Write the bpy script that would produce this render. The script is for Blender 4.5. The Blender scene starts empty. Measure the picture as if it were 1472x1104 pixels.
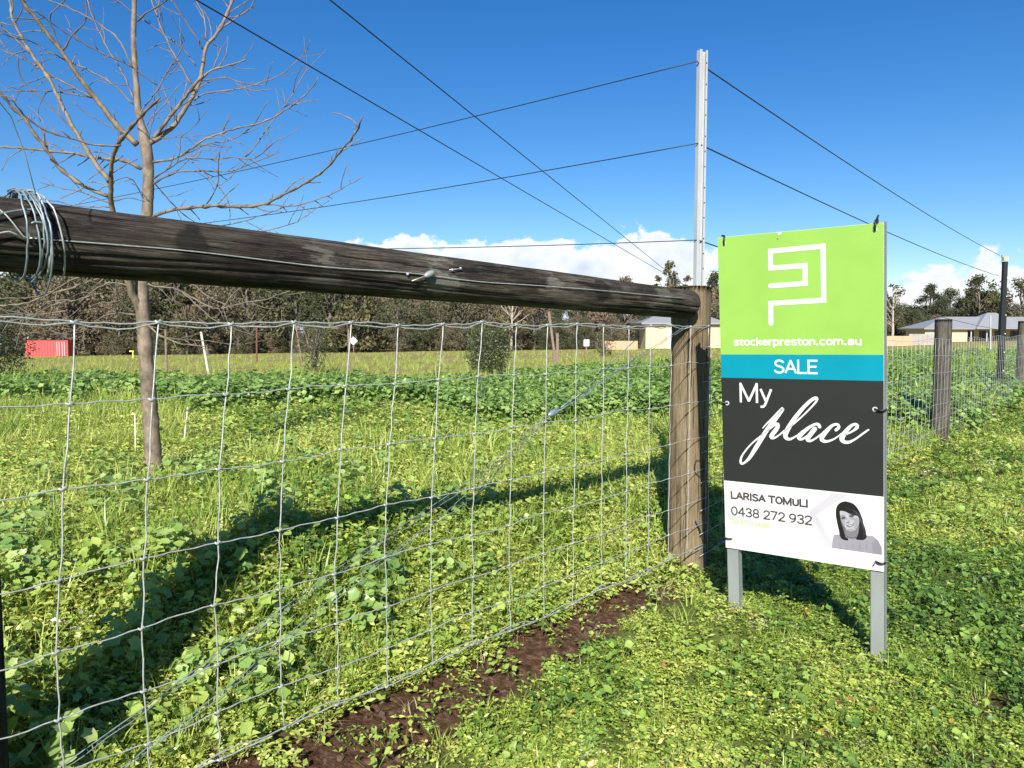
import bpy, bmesh, math, random
import numpy as np
from mathutils import Vector, Matrix

# ------------------------------------------------------------------ camera, world, sun
scene = bpy.context.scene
FPX = 1106.0                      # focal length in pixels of a 1472 x 1104 frame
PITCH = math.atan((552 - 475) / FPX)
CAM = Vector((0, 0, 1.13))
cam_d = bpy.data.cameras.new('camera')
cam = bpy.data.objects.new('camera', cam_d)
scene.collection.objects.link(cam)
cam.location = CAM
cam.rotation_euler = (math.radians(90) - PITCH, 0, 0)
cam_d.sensor_width = 36.0
cam_d.lens = 36.0 * FPX / 1472
cam_d.clip_start = 0.05
cam_d.clip_end = 9000
scene.camera = cam

SUN_AZ, SUN_EL = math.radians(7), math.radians(32.5)
sun_d = bpy.data.lights.new('sun', 'SUN')
sun_d.energy = 5.0
sun_d.angle = math.radians(0.5)
sun_d.color = (1.0, 0.945, 0.86)
sun = bpy.data.objects.new('sun', sun_d)
scene.collection.objects.link(sun)
LDIR = Vector((math.sin(SUN_AZ) * math.cos(SUN_EL), math.cos(SUN_AZ) * math.cos(SUN_EL), -math.sin(SUN_EL)))
sun.rotation_euler = LDIR.to_track_quat('-Z', 'Y').to_euler()
sun.location = (-2, -8, 9)

world = bpy.data.worlds.new('World')
scene.world = world
world.use_nodes = True
def build_world():
    nt = world.node_tree; N = nt.nodes; L = nt.links
    N.clear()
    out = N.new('ShaderNodeOutputWorld')
    sky = N.new('ShaderNodeTexSky'); sky.sky_type = 'NISHITA'; sky.sun_disc = False
    sky.sun_elevation = SUN_EL; sky.sun_rotation = math.pi + SUN_AZ
    sky.altitude = 50; sky.air_density = 1.0; sky.dust_density = 0.15; sky.ozone_density = 4.5
    hs = N.new('ShaderNodeHueSaturation'); hs.inputs['Hue'].default_value = 0.507; hs.inputs['Saturation'].default_value = 1.3; hs.inputs['Value'].default_value = 0.95
    L.new(sky.outputs[0], hs.inputs['Color'])
    bg = N.new('ShaderNodeBackground'); bg.inputs['Strength'].default_value = 0.076
    L.new(hs.outputs[0], bg.inputs['Color'])
    # low bank of fair-weather cloud all round the horizon
    tc = N.new('ShaderNodeTexCoord')
    sep = N.new('ShaderNodeSeparateXYZ'); L.new(tc.outputs['Generated'], sep.inputs[0])
    def noise(scale, detail, sz, off):
        mp = N.new('ShaderNodeMapping'); mp.inputs['Scale'].default_value = (1, 1, sz); mp.inputs['Location'].default_value = off
        L.new(tc.outputs['Generated'], mp.inputs[0])
        n = N.new('ShaderNodeTexNoise'); n.inputs['Scale'].default_value = scale; n.inputs['Detail'].default_value = detail
        n.inputs['Roughness'].default_value = 0.58
        L.new(mp.outputs[0], n.inputs['Vector']); return n.outputs['Fac']
    def math_(op, a, b=None, c=None):
        m = N.new('ShaderNodeMath'); m.operation = op
        for i, v in enumerate((a, b, c)):
            if v is None: continue
            if isinstance(v, (int, float)): m.inputs[i].default_value = v
            else: L.new(v, m.inputs[i])
        return m.outputs[0]
    broad = noise(3.4, 2, 0.25, CLOUD_OFF); mid = noise(13, 6, 1.5, (3, 1, 7)); fine = noise(46, 5, 1.6, (9, 4, 2))
    top = math_('MULTIPLY_ADD', math_('SUBTRACT', broad, 0.5), 0.10, 0.061)
    top = math_('MULTIPLY_ADD', math_('SUBTRACT', mid, 0.5), 0.19, top)
    top = math_('MULTIPLY_ADD', math_('SUBTRACT', fine, 0.5), 0.045, top)
    dx = math_('DIVIDE', math_('SUBTRACT', sep.outputs['X'], 0.0), 0.42)
    swell = math_('MAXIMUM', math_('SUBTRACT', 1.0, math_('MULTIPLY', dx, dx)), 0.0)
    top = math_('MULTIPLY_ADD', swell, 0.064, top)
    d = math_('SUBTRACT', top, sep.outputs['Z'])
    mr = N.new('ShaderNodeMapRange'); mr.interpolation_type = 'SMOOTHSTEP'
    mr.inputs['From Min'].default_value = -0.004; mr.inputs['From Max'].default_value = 0.011
    L.new(d, mr.inputs['Value'])
    cov = math_('MULTIPLY', mr.outputs[0], 0.95)
    ramp = N.new('ShaderNodeValToRGB')
    e = ramp.color_ramp.elements
    e[0].position = 0.0; e[0].color = (1.0, 1.0, 1.0, 1)
    e[1].position = 1.0; e[1].color = (0.60, 0.70, 0.86, 1)
    sh = math_('MULTIPLY_ADD', math_('SUBTRACT', mid, 0.5), 1.8, math_('MULTIPLY', d, 9.0))
    L.new(sh, ramp.inputs[0])
    bc = N.new('ShaderNodeBackground'); bc.inputs['Strength'].default_value = 0.62
    L.new(ramp.outputs[0], bc.inputs['Color'])
    mix = N.new('ShaderNodeMixShader')
    L.new(cov, mix.inputs[0]); L.new(bg.outputs[0], mix.inputs[1]); L.new(bc.outputs[0], mix.inputs[2])
    L.new(mix.outputs[0], out.inputs['Surface'])
CLOUD_OFF = (2.3, 0.4, 0.0)
build_world()

scene.render.engine = 'CYCLES'
scene.cycles.use_denoising = True
scene.cycles.max_bounces = 4; scene.cycles.diffuse_bounces = 2; scene.cycles.glossy_bounces = 2; scene.cycles.transmission_bounces = 3
scene.cycles.transparent_max_bounces = 8
vs = scene.view_settings
vs.view_transform = 'Standard'; vs.look = 'None'; vs.gamma = 1.0; vs.use_curve_mapping = False
vs.exposure = 0.85

rnd = random.Random(7)
rng = np.random.default_rng(11)

# ------------------------------------------------------------------ helpers
FV = Vector((0, math.cos(PITCH), -math.sin(PITCH))); UV_ = Vector((0, math.sin(PITCH), math.cos(PITCH)))
def ray(px, py): return FV + Vector((1, 0, 0)) * ((px - 736) / FPX) + UV_ * ((552 - py) / FPX)
def at(px, py, Y):
    d = ray(px, py); return CAM + d * (Y / d.y)
def smooth(x, a, b):
    t = np.clip((np.asarray(x, float) - a) / (b - a), 0, 1); return t * t * (3 - 2 * t)
_lat = np.random.default_rng(5).random((256, 256))
def vnoise(x, y):
    x = np.asarray(x, float); y = np.asarray(y, float)
    xi = np.floor(x).astype(int); yi = np.floor(y).astype(int); fx = x - xi; fy = y - yi
    fx = fx * fx * (3 - 2 * fx); fy = fy * fy * (3 - 2 * fy)
    g = lambda a, b: _lat[a % 256, b % 256]
    return (g(xi, yi) * (1 - fx) + g(xi + 1, yi) * fx) * (1 - fy) + (g(xi, yi + 1) * (1 - fx) + g(xi + 1, yi + 1) * fx) * fy
def fbm(x, y): return 0.55 * vnoise(x, y) + 0.3 * vnoise(2.1 * x + 9, 2.1 * y + 3) + 0.15 * vnoise(4.3 * x + 1, 4.3 * y + 17)

# the fence line: a point and two unit axes (along, towards the viewer's side)
FA = (0.803, 3.47); FT = (0.6634, 0.7483); FN = (0.7483, -0.6634)
def fence_s(x, y):       # the line turns by about a degree at the corner post
    return np.where(fence_q(x, y) > 0, (x - FA[0]) * 0.766 - (y - FA[1]) * 0.643, (x - FA[0]) * FN[0] + (y - FA[1]) * FN[1])
def fence_q(x, y): return (x - FA[0]) * FT[0] + (y - FA[1]) * FT[1]
def gh(x, y):
    x = np.asarray(x, float); y = np.asarray(y, float)
    s = fence_s(x, y); b = -s
    z = (fbm(x * 1.7, y * 1.7) - 0.5) * 0.05
    lift = 0.17 + 0.15 * smooth(-x, -0.5, 1.4)
    z = z + smooth(b, 0.0, 1.0) * lift * (1 - smooth(y, 6, 14))
    z = z - 0.05 * smooth(s, -0.25, 0.1) + 0.085 * np.exp(-((x - 0.86) ** 2 + (y - 2.97) ** 2) / 0.035)
    z = z + 0.085 * np.exp(-((s - 0.02) / 0.22) ** 2) * smooth(-fence_q(x, y), 0.0, 0.5)
    r = np.clip(x / np.maximum(y, 5.0), -1.2, 1.2)
    k = 0.0163 - 0.0155 * r
    z = z - np.clip(y - 15, 0, 140) * k
    return z
def hit(px, py):
    d = ray(px, py); t = 1.0
    for _ in range(4000):
        p = CAM + d * t
        if p.z <= float(gh(p.x, p.y)): break
        t += max(0.003, 0.25 * (p.z - float(gh(p.x, p.y))))
    return p

COL = scene.collection
def link(o): COL.objects.link(o); return o
def mesh_obj(name, verts, faces, mat, parent=None, smooth_=False):
    me = bpy.data.meshes.new(name)
    me.from_pydata([tuple(v) for v in verts], [], faces)
    if smooth_: me.polygons.foreach_set('use_smooth', [True] * len(me.polygons))
    if mat: me.materials.append(mat)
    o = link(bpy.data.objects.new(name, me))
    if parent is not None: o.parent = parent
    return o
def tag(o, label=None, cat=None, group=None, kind=None):
    if label: o['label'] = label
    if cat: o['category'] = cat
    if group: o['group'] = group
    if kind: o['kind'] = kind
    return o
def empty(name, loc=(0, 0, 0), rz=0.0):
    o = link(bpy.data.objects.new(name, None)); o.location = loc; o.rotation_euler = (0, 0, rz); o.empty_display_size = 0.1
    return o
class MB:
    """collects geometry for one mesh object"""
    def __init__(self): self.v = []; self.f = []
    def add(self, vs_, fs): n = len(self.v); self.v += [tuple(p) for p in vs_]; self.f += [tuple(i + n for i in f) for f in fs]; return self
    def box(self, c, s, M=None):
        x, y, z = s[0] / 2, s[1] / 2, s[2] / 2
        vs_ = [Vector((a * x, b * y, e * z)) for a in (-1, 1) for b in (-1, 1) for e in (-1, 1)]
        if M is not None: vs_ = [M @ v for v in vs_]
        vs_ = [v + Vector(c) for v in vs_]
        return self.add(vs_, [(0, 1, 3, 2), (4, 6, 7, 5), (0, 4, 5, 1), (2, 3, 7, 6), (0, 2, 6, 4), (1, 5, 7, 3)])
    def tube(self, pts, r, n=6, cap=True):
        pts = [Vector(p) for p in pts]; m = len(pts)
        rr = r if isinstance(r, (list, tuple)) else [r] * m
        vs_ = []; prev = None
        for i, p in enumerate(pts):
            d = (pts[min(i + 1, m - 1)] - pts[max(i - 1, 0)])
            if d.length < 1e-9: d = Vector((0, 0, 1))
            d.normalize()
            if prev is None:
                a = Vector((0, 0, 1)) if abs(d.z) < 0.9 else Vector((1, 0, 0)); e1 = d.cross(a).normalized()
            else: e1 = (prev - d * prev.dot(d)).normalized()
            prev = e1; e2 = d.cross(e1)
            for k in range(n):
                t = 2 * math.pi * k / n; vs_.append(p + (e1 * math.cos(t) + e2 * math.sin(t)) * rr[i])
        fs = [(i * n + k, i * n + (k + 1) % n, (i + 1) * n + (k + 1) % n, (i + 1) * n + k) for i in range(m - 1) for k in range(n)]
        if cap: fs += [tuple(range(n - 1, -1, -1)), tuple((m - 1) * n + k for k in range(n))]
        return self.add(vs_, fs)
    def blob(self, c, r, n=6, sq=(1, 1, 1)):
        vs_ = [Vector(c) + Vector((0, 0, r * sq[2]))]; fs = []
        for j in (1, 2, 3):
            t = math.pi * j / 4
            for k in range(n):
                p = 2 * math.pi * k / n
                vs_.append(Vector(c) + Vector((r * sq[0] * math.sin(t) * math.cos(p), r * sq[1] * math.sin(t) * math.sin(p), r * sq[2] * math.cos(t))))
        vs_.append(Vector(c) - Vector((0, 0, r * sq[2])))
        for k in range(n): fs.append((0, 1 + k, 1 + (k + 1) % n))
        for j in (0, 1):
            for k in range(n): fs.append((1 + j * n + k, 1 + (j + 1) * n + k, 1 + (j + 1) * n + (k + 1) % n, 1 + j * n + (k + 1) % n))
        e = 1 + 3 * n
        for k in range(n): fs.append((1 + 2 * n + k, e, 1 + 2 * n + (k + 1) % n))
        return self.add(vs_, fs)
    def build(self, name, mat, parent=None, smooth_=False): return mesh_obj(name, self.v, self.f, mat, parent, smooth_)
def spline(pts, step):
    """Catmull-Rom through tuples, resampled about every step units of the first two coordinates"""
    pts = [np.array(p, float) for p in pts]; out = []
    P = [2 * pts[0] - pts[1]] + pts + [2 * pts[-1] - pts[-2]]
    for i in range(1, len(P) - 2):
        n = max(2, int(np.linalg.norm((P[i + 1] - P[i])[:2]) / step))
        for k in range(n):
            t = k / n
            out.append(0.5 * (2 * P[i] + (P[i + 1] - P[i - 1]) * t + (2 * P[i - 1] - 5 * P[i] + 4 * P[i + 1] - P[i + 2]) * t * t + (3 * P[i] - P[i - 1] - 3 * P[i + 1] + P[i + 2]) * t ** 3))
    out.append(pts[-1]); return out

# ------------------------------------------------------------------ materials
def mat_new(name):
    m = bpy.data.materials.new(name); m.use_nodes = True
    nt = m.node_tree; nt.nodes.clear()
    out = nt.nodes.new('ShaderNodeOutputMaterial'); b = nt.nodes.new('ShaderNodeBsdfPrincipled')
    nt.links.new(b.outputs[0], out.inputs['Surface'])
    return m, nt, b, out
def plain(name, col, rough=0.6, metal=0.0, var=0.12, scale=14.0, bump=0.0, spec=0.5, coord='Object', stretch=(1, 1, 1)):
    """base colour with a little noise in value and roughness"""
    m, nt, b, out = mat_new(name); N = nt.nodes; L = nt.links
    tc = N.new('ShaderNodeTexCoord'); mp = N.new('ShaderNodeMapping'); mp.inputs['Scale'].default_value = stretch
    L.new(tc.outputs[coord], mp.inputs[0])
    n = N.new('ShaderNodeTexNoise'); n.inputs['Scale'].default_value = scale; n.inputs['Detail'].default_value = 6; n.inputs['Roughness'].default_value = 0.62
    L.new(mp.outputs[0], n.inputs['Vector'])
    r = N.new('ShaderNodeValToRGB'); e = r.color_ramp.elements
    e[0].position = 0.3; e[1].position = 0.7
    e[0].color = tuple(c * (1 - var) for c in col) + (1,); e[1].color = tuple(min(1, c * (1 + var)) for c in col) + (1,)
    L.new(n.outputs['Fac'], r.inputs[0]); L.new(r.outputs[0], b.inputs['Base Color'])
    b.inputs['Roughness'].default_value = rough; b.inputs['Metallic'].default_value = metal
    b.inputs['Specular IOR Level'].default_value = spec
    if bump:
        bp = N.new('ShaderNodeBump'); bp.inputs['Strength'].default_value = bump; bp.inputs['Distance'].default_value = 0.01
        L.new(n.outputs['Fac'], bp.inputs['Height']); L.new(bp.outputs[0], b.inputs['Normal'])
    return m
def leaf_mat(name, cols, trans=0.35, rough=0.5, spec=0.35, isl=0.35, attr=True):
    """foliage: colour from the plant's own tint and a per-leaf random value, with light passing through"""
    m, nt, b, out = mat_new(name); N = nt.nodes; L = nt.links
    geo = N.new('ShaderNodeNewGeometry')
    if attr:
        at_ = N.new('ShaderNodeAttribute'); at_.attribute_type = 'INSTANCER'; at_.attribute_name = 'tint'; src = at_.outputs['Fac']
    else:
        oi = N.new('ShaderNodeObjectInfo'); src = oi.outputs['Random']
    ma = N.new('ShaderNodeMath'); ma.operation = 'MULTIPLY_ADD'; ma.inputs[1].default_value = isl
    L.new(geo.outputs['Random Per Island'], ma.inputs[0]); L.new(src, ma.inputs[2])
    sb = N.new('ShaderNodeMath'); sb.operation = 'SUBTRACT'; sb.inputs[1].default_value = isl / 2; L.new(ma.outputs[0], sb.inputs[0])
    r = N.new('ShaderNodeValToRGB'); els = r.color_ramp.elements
    while len(els) < len(cols): els.new(0.5)
    for i, c in enumerate(cols):
        els[i].position = c[0]; els[i].color = tuple(c[1]) + (1,)
    L.new(sb.outputs[0], r.inputs[0]); L.new(r.outputs[0], b.inputs['Base Color'])
    b.inputs['Roughness'].default_value = rough; b.inputs['Specular IOR Level'].default_value = spec
    tr = N.new('ShaderNodeBsdfTranslucent')
    hs = N.new('ShaderNodeHueSaturation'); hs.inputs['Hue'].default_value = 0.485; hs.inputs['Saturation'].default_value = 1.05; hs.inputs['Value'].default_value = 1.2
    L.new(r.outputs[0], hs.inputs['Color']); L.new(hs.outputs[0], tr.inputs['Color'])
    mx = N.new('ShaderNodeMixShader'); mx.inputs[0].default_value = trans
    L.new(b.outputs[0], mx.inputs[1]); L.new(tr.outputs[0], mx.inputs[2]); L.new(mx.outputs[0], out.inputs['Surface'])
    return m
def wood_mat(name, dark, mid, light, moss=None, crack=0.75, grain=1.0, wet=None):
    """weathered timber: grain and splits run along the object's own z axis"""
    m, nt, b, out = mat_new(name); N = nt.nodes; L = nt.links
    tc = N.new('ShaderNodeTexCoord')
    def nz(scale, st, detail=7, rough=0.65, off=(0, 0, 0)):
        mp = N.new('ShaderNodeMapping'); mp.inputs['Scale'].default_value = st; mp.inputs['Location'].default_value = off
        L.new(tc.outputs['Object'], mp.inputs[0])
        n = N.new('ShaderNodeTexNoise'); n.inputs['Scale'].default_value = scale; n.inputs['Detail'].default_value = detail; n.inputs['Roughness'].default_value = rough
        L.new(mp.outputs[0], n.inputs['Vector']); return n.outputs['Fac']
    fine = nz(210 * grain, (1, 1, 0.035), 8, 0.7); patch = nz(8, (1, 1, 0.3), 9, 0.7, (3, 1, 0)); split = nz(85, (1, 1, 0.03), 6, 0.62, (7, 7, 2))
    cross = nz(16, (1, 1, 0.25), 10, 0.78, (1, 5, 9))
    r = N.new('ShaderNodeValToRGB'); e = r.color_ramp.elements
    e[0].position = 0.38; e[0].color = dark + (1,); e[1].position = 0.63; e[1].color = light + (1,)
    x = e.new(0.5); x.color = mid + (1,)
    ad = N.new('ShaderNodeMath'); ad.operation = 'MULTIPLY_ADD'; ad.inputs[1].default_value = 0.45
    L.new(fine, ad.inputs[0])
    ad2 = N.new('ShaderNodeMath'); ad2.operation = 'MULTIPLY'; ad2.inputs[1].default_value = 0.55; L.new(patch, ad2.inputs[0]); L.new(ad2.outputs[0], ad.inputs[2])
    L.new(ad.outputs[0], r.inputs[0]); col = r.outputs[0]
    if moss:
        mr = N.new('ShaderNodeMapRange'); mr.inputs['From Min'].default_value = 0.54; mr.inputs['From Max'].default_value = 0.64; mr.inputs['To Max'].default_value = 0.8
        L.new(cross, mr.inputs['Value'])
        mx = N.new('ShaderNodeMix'); mx.data_type = 'RGBA'; mx.inputs['B'].default_value = moss + (1,); L.new(mr.outputs[0], mx.inputs['Factor']); L.new(col, mx.inputs['A']); col = mx.outputs['Result']
    sm = N.new('ShaderNodeMapRange'); sm.inputs['From Min'].default_value = 0.365; sm.inputs['From Max'].default_value = 0.425; sm.inputs['To Min'].default_value = crack; sm.inputs['To Max'].default_value = 0.0
    L.new(split, sm.inputs['Value'])
    mx = N.new('ShaderNodeMix'); mx.data_type = 'RGBA'; mx.inputs['B'].default_value = (0.012, 0.01, 0.008, 1)
    L.new(sm.outputs[0], mx.inputs['Factor']); L.new(col, mx.inputs['A']); col = mx.outputs['Result']
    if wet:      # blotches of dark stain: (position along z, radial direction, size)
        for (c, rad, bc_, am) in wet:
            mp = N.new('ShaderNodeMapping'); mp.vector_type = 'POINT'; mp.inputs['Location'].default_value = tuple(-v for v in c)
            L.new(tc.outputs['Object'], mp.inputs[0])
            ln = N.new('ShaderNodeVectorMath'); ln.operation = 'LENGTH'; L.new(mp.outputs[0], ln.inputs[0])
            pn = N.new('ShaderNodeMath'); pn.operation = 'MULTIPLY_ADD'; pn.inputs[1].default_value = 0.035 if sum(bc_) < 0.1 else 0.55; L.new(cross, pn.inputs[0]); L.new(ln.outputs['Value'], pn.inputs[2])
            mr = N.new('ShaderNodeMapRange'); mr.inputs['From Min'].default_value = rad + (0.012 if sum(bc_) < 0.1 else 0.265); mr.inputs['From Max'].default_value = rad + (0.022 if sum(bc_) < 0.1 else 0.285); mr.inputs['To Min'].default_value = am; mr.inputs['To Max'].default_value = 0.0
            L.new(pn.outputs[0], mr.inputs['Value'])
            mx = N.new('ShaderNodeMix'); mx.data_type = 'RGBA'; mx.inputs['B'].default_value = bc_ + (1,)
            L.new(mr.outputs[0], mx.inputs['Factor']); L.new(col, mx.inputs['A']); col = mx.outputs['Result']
    L.new(col, b.inputs['Base Color'])
    b.inputs['Roughness'].default_value = 0.85; b.inputs['Specular IOR Level'].default_value = 0.2
    bs = N.new('ShaderNodeMath'); bs.operation = 'MULTIPLY_ADD'; bs.inputs[1].default_value = -1.2; L.new(sm.outputs[0], bs.inputs[0]); L.new(fine, bs.inputs[2])
    bp = N.new('ShaderNodeBump'); bp.inputs['Strength'].default_value = 1.0; bp.inputs['Distance'].default_value = 0.008
    L.new(bs.outputs[0], bp.inputs['Height']); L.new(bp.outputs[0], b.inputs['Normal'])
    return m

M = {}
M['wire'] = plain('galvanised_wire', (0.40, 0.42, 0.40), 0.5, 0.35, 0.3, 60)
M['old_wire'] = plain('weathered_blue_grey_wire', (0.20, 0.25, 0.27), 0.5, 0.4, 0.3, 60)
M['dark_wire'] = plain('dark_trellis_wire', (0.016, 0.018, 0.02), 0.55, 0.0, 0.2, 20)
M['galv'] = plain('galvanised_steel', (0.45, 0.47, 0.48), 0.42, 0.25, 0.16, 9, stretch=(1, 1, 0.3))
M['leg_galv'] = plain('dull_galvanised_steel', (0.27, 0.295, 0.285), 0.5, 0.25, 0.2, 9, stretch=(1, 1, 0.3))
M['galv_dark'] = plain('slot_shadow_steel', (0.05, 0.055, 0.06), 0.7)
M['black_plastic'] = plain('black_plastic', (0.012, 0.012, 0.013), 0.45)
M['yellow_cap'] = plain('yellow_plastic', (0.75, 0.66, 0.16), 0.5)
M['rail_wood'] = None
M['post_wood'] = wood_mat('pine_post_wood', (0.085, 0.062, 0.036), (0.19, 0.145, 0.085), (0.30, 0.24, 0.15), moss=(0.13, 0.13, 0.07), crack=0.6)
M['grey_wood'] = wood_mat('grey_post_wood', (0.04, 0.035, 0.028), (0.085, 0.075, 0.06), (0.15, 0.135, 0.11), moss=(0.13, 0.14, 0.10), crack=0.7)
M['dark_wood'] = wood_mat('tarred_post_wood', (0.012, 0.011, 0.009), (0.03, 0.027, 0.022), (0.06, 0.054, 0.044), crack=0.7)
M['bark'] = None

# ------------------------------------------------------------------ ground
def dirt(x, y):
    """0..1: bare soil along the foot of the near fence and in a few worn patches"""
    x = np.asarray(x, float); y = np.asarray(y, float)
    s = fence_s(x, y); q = fence_q(x, y)
    n = fbm(x * 5, y * 5) - 0.5
    w = 0.125 + 0.085 * smooth(-q, 0.2, 1.5) + n * 0.22
    m = smooth(s, -0.11, -0.06) * (1 - smooth(s, w - 0.03, w + 0.03)) * smooth(-q, -0.02, 0.15)
    w2 = 0.05 + 0.5 * np.clip(vnoise(q * 1.3 + 4, 3.0) - 0.45, 0, 1) + n * 0.3
    m = np.maximum(m, 0.9 * smooth(s, -0.06, 0.0) * (1 - smooth(s, w2 - 0.04, w2 + 0.04)) * smooth(q, 2.2, 2.8))
    for (cx, cy, r, k) in DIRT_PATCH:
        d = np.sqrt((x - cx) ** 2 + ((y - cy) * 0.8) ** 2) + n * 0.30
        m = np.maximum(m, k * (1 - smooth(d, r * 0.5, r)))
    return m
DIRT_PATCH = []
for (px, py, r, k) in ((1415, 1010, 0.16, 0.8), (1395, 1085, 0.12, 0.8), (1100, 1090, 0.10, 0.5), (150, 655, 0.5, 0.5)):
    p = hit(px, py); DIRT_PATCH.append((p.x, p.y, r, k))

def axis_coords(lo, a, b, hi, fine, grow):
    c = list(np.arange(a, b + 1e-6, fine)); st = fine
    while c[-1] < hi: st = min(st * grow, 350); c.append(c[-1] + st)
    st = fine; left = [c[0]]
    while left[-1] > lo: st = min(st * grow, 350); left.append(left[-1] - st)
    return np.array(left[:0:-1] + c)
def make_ground():
    xs = axis_coords(-3500, -4.2, 5.5, 3500, 0.075, 1.12); ys = axis_coords(-400, 1.0, 9.0, 6500, 0.075, 1.10)
    X, Y = np.meshgrid(xs, ys); Z = gh(X, Y)
    D = dirt(X, Y)
    Z = Z + D * (fbm(X * 14, Y * 14) - 0.55) * 0.035
    nx = len(xs); ny = len(ys)
    verts = np.stack([X.ravel(), Y.ravel(), Z.ravel()], 1)
    i = np.arange(nx * ny).reshape(ny, nx)
    faces = np.stack([i[:-1, :-1].ravel(), i[:-1, 1:].ravel(), i[1:, 1:].ravel(), i[1:, :-1].ravel()], 1)
    me = bpy.data.meshes.new('ground')
    me.from_pydata(verts.tolist(), [], faces.tolist())
    me.polygons.foreach_set('use_smooth', [True] * len(me.polygons))
    a = me.attributes.new('soil', 'FLOAT', 'POINT'); a.data.foreach_set('value', D.ravel().astype(np.float32))
    m, nt, b, out = mat_new('ground_soil_and_field'); N = nt.nodes; L = nt.links
    geo = N.new('ShaderNodeNewGeometry')
    def nz(scale, detail=6, rough=0.6, st=(1, 1, 1)):
        mp = N.new('ShaderNodeMapping'); mp.inputs['Scale'].default_value = st; L.new(geo.outputs['Position'], mp.inputs[0])
        n = N.new('ShaderNodeTexNoise'); n.inputs['Scale'].default_value = scale; n.inputs['Detail'].default_value = detail; n.inputs['Roughness'].default_value = rough
        L.new(mp.outputs[0], n.inputs['Vector']); return n.outputs['Fac']
    def ramp(fac, cols):
        r = N.new('ShaderNodeValToRGB'); e = r.color_ramp.elements
        while len(e) < len(cols): e.new(0.5)
        for k, (p, c) in enumerate(cols): e[k].position = p; e[k].color = c + (1,)
        L.new(fac, r.inputs[0]); return r.outputs[0]
    def mix(f, a_, b_):
        x = N.new('ShaderNodeMix'); x.data_type = 'RGBA'; L.new(f, x.inputs['Factor']); L.new(a_, x.inputs['A']); L.new(b_, x.inputs['B']); return x.outputs['Result']
    def mr(v, a0, a1, interp='SMOOTHSTEP'):
        x = N.new('ShaderNodeMapRange'); x.interpolation_type = interp; x.inputs['From Min'].default_value = a0; x.inputs['From Max'].default_value = a1; L.new(v, x.inputs['Value']); return x.outputs[0]
    soilc = ramp(nz(38, 8, 0.7), [(0.3, (0.026, 0.014, 0.008)), (0.5, (0.085, 0.044, 0.024)), (0.66, (0.19, 0.11, 0.065))])
    litter = ramp(nz(22, 7, 0.7), [(0.3, (0.06, 0.085, 0.02)), (0.55, (0.125, 0.16, 0.035)), (0.75, (0.20, 0.21, 0.06))])
    field = ramp(nz(0.16, 8, 0.72, (0.6, 1, 1)), [(0.34, (0.21, 0.225, 0.065)), (0.5, (0.30, 0.26, 0.10)), (0.64, (0.37, 0.28, 0.135))])
    field2 = ramp(nz(2.2, 8, 0.75, (0.5, 1.6, 1)), [(0.35, (0.45, 0.5, 0.35)), (0.65, (1.25, 1.2, 1.15))])
    fm = N.new('ShaderNodeMix'); fm.data_type = 'RGBA'; fm.blend_type = 'MULTIPLY'; fm.inputs['Factor'].default_value = 1.0
    L.new(field, fm.inputs['A']); L.new(field2, fm.inputs['B'])
    at_ = N.new('ShaderNodeAttribute'); at_.attribute_name = 'soil'
    sp = N.new('ShaderNodeSeparateXYZ'); L.new(geo.outputs['Position'], sp.inputs[0])
    near = mix(at_.outputs['Fac'], litter, soilc)
    col = mix(mr(sp.outputs['Y'], 12, 22), near, fm.outputs['Result'])
    L.new(col, b.inputs['Base Color']); b.inputs['Roughness'].default_value = 0.95; b.inputs['Specular IOR Level'].default_value = 0.15
    bp = N.new('ShaderNodeBump'); bp.inputs['Strength'].default_value = 0.9; bp.inputs['Distance'].default_value = 0.02
    L.new(nz(55, 8, 0.7), bp.inputs['Height']); L.new(bp.outputs[0], b.inputs['Normal'])
    me.materials.append(m)
    o = link(bpy.data.objects.new('ground', me)); tag(o, kind='structure'); return o
make_ground()

# ------------------------------------------------------------------ trees of the far wood, shrubs
M['tree_leaf'] = leaf_mat('gum_tree_leaves', [(0.0, (0.060, 0.076, 0.036)), (0.35, (0.115, 0.120, 0.062)), (0.7, (0.185, 0.16, 0.098)), (1.0, (0.26, 0.19, 0.135))], 0.3, 0.6, 0.2, 0.55, attr=True)
M['tree_leaf_one'] = leaf_mat('gum_tree_leaves_single', [(0.0, (0.06, 0.062, 0.026)), (0.4, (0.10, 0.10, 0.044)), (0.75, (0.15, 0.135, 0.066)), (1.0, (0.20, 0.165, 0.09))], 0.25, 0.6, 0.2, 0.85, attr=False)
M['shrub_leaf'] = leaf_mat('shrub_leaves', [(0.0, (0.03, 0.045, 0.016)), (0.5, (0.075, 0.095, 0.036)), (1.0, (0.19, 0.21, 0.10))], 0.2, 0.45, 0.5, 0.9, attr=False)
M['far_bark'] = plain('gum_bark', (0.13, 0.11, 0.09), 0.9, 0, 0.35, 6)
M['pale_bark'] = plain('pale_gum_bark', (0.36, 0.31, 0.26), 0.9, 0, 0.3, 6)

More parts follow.
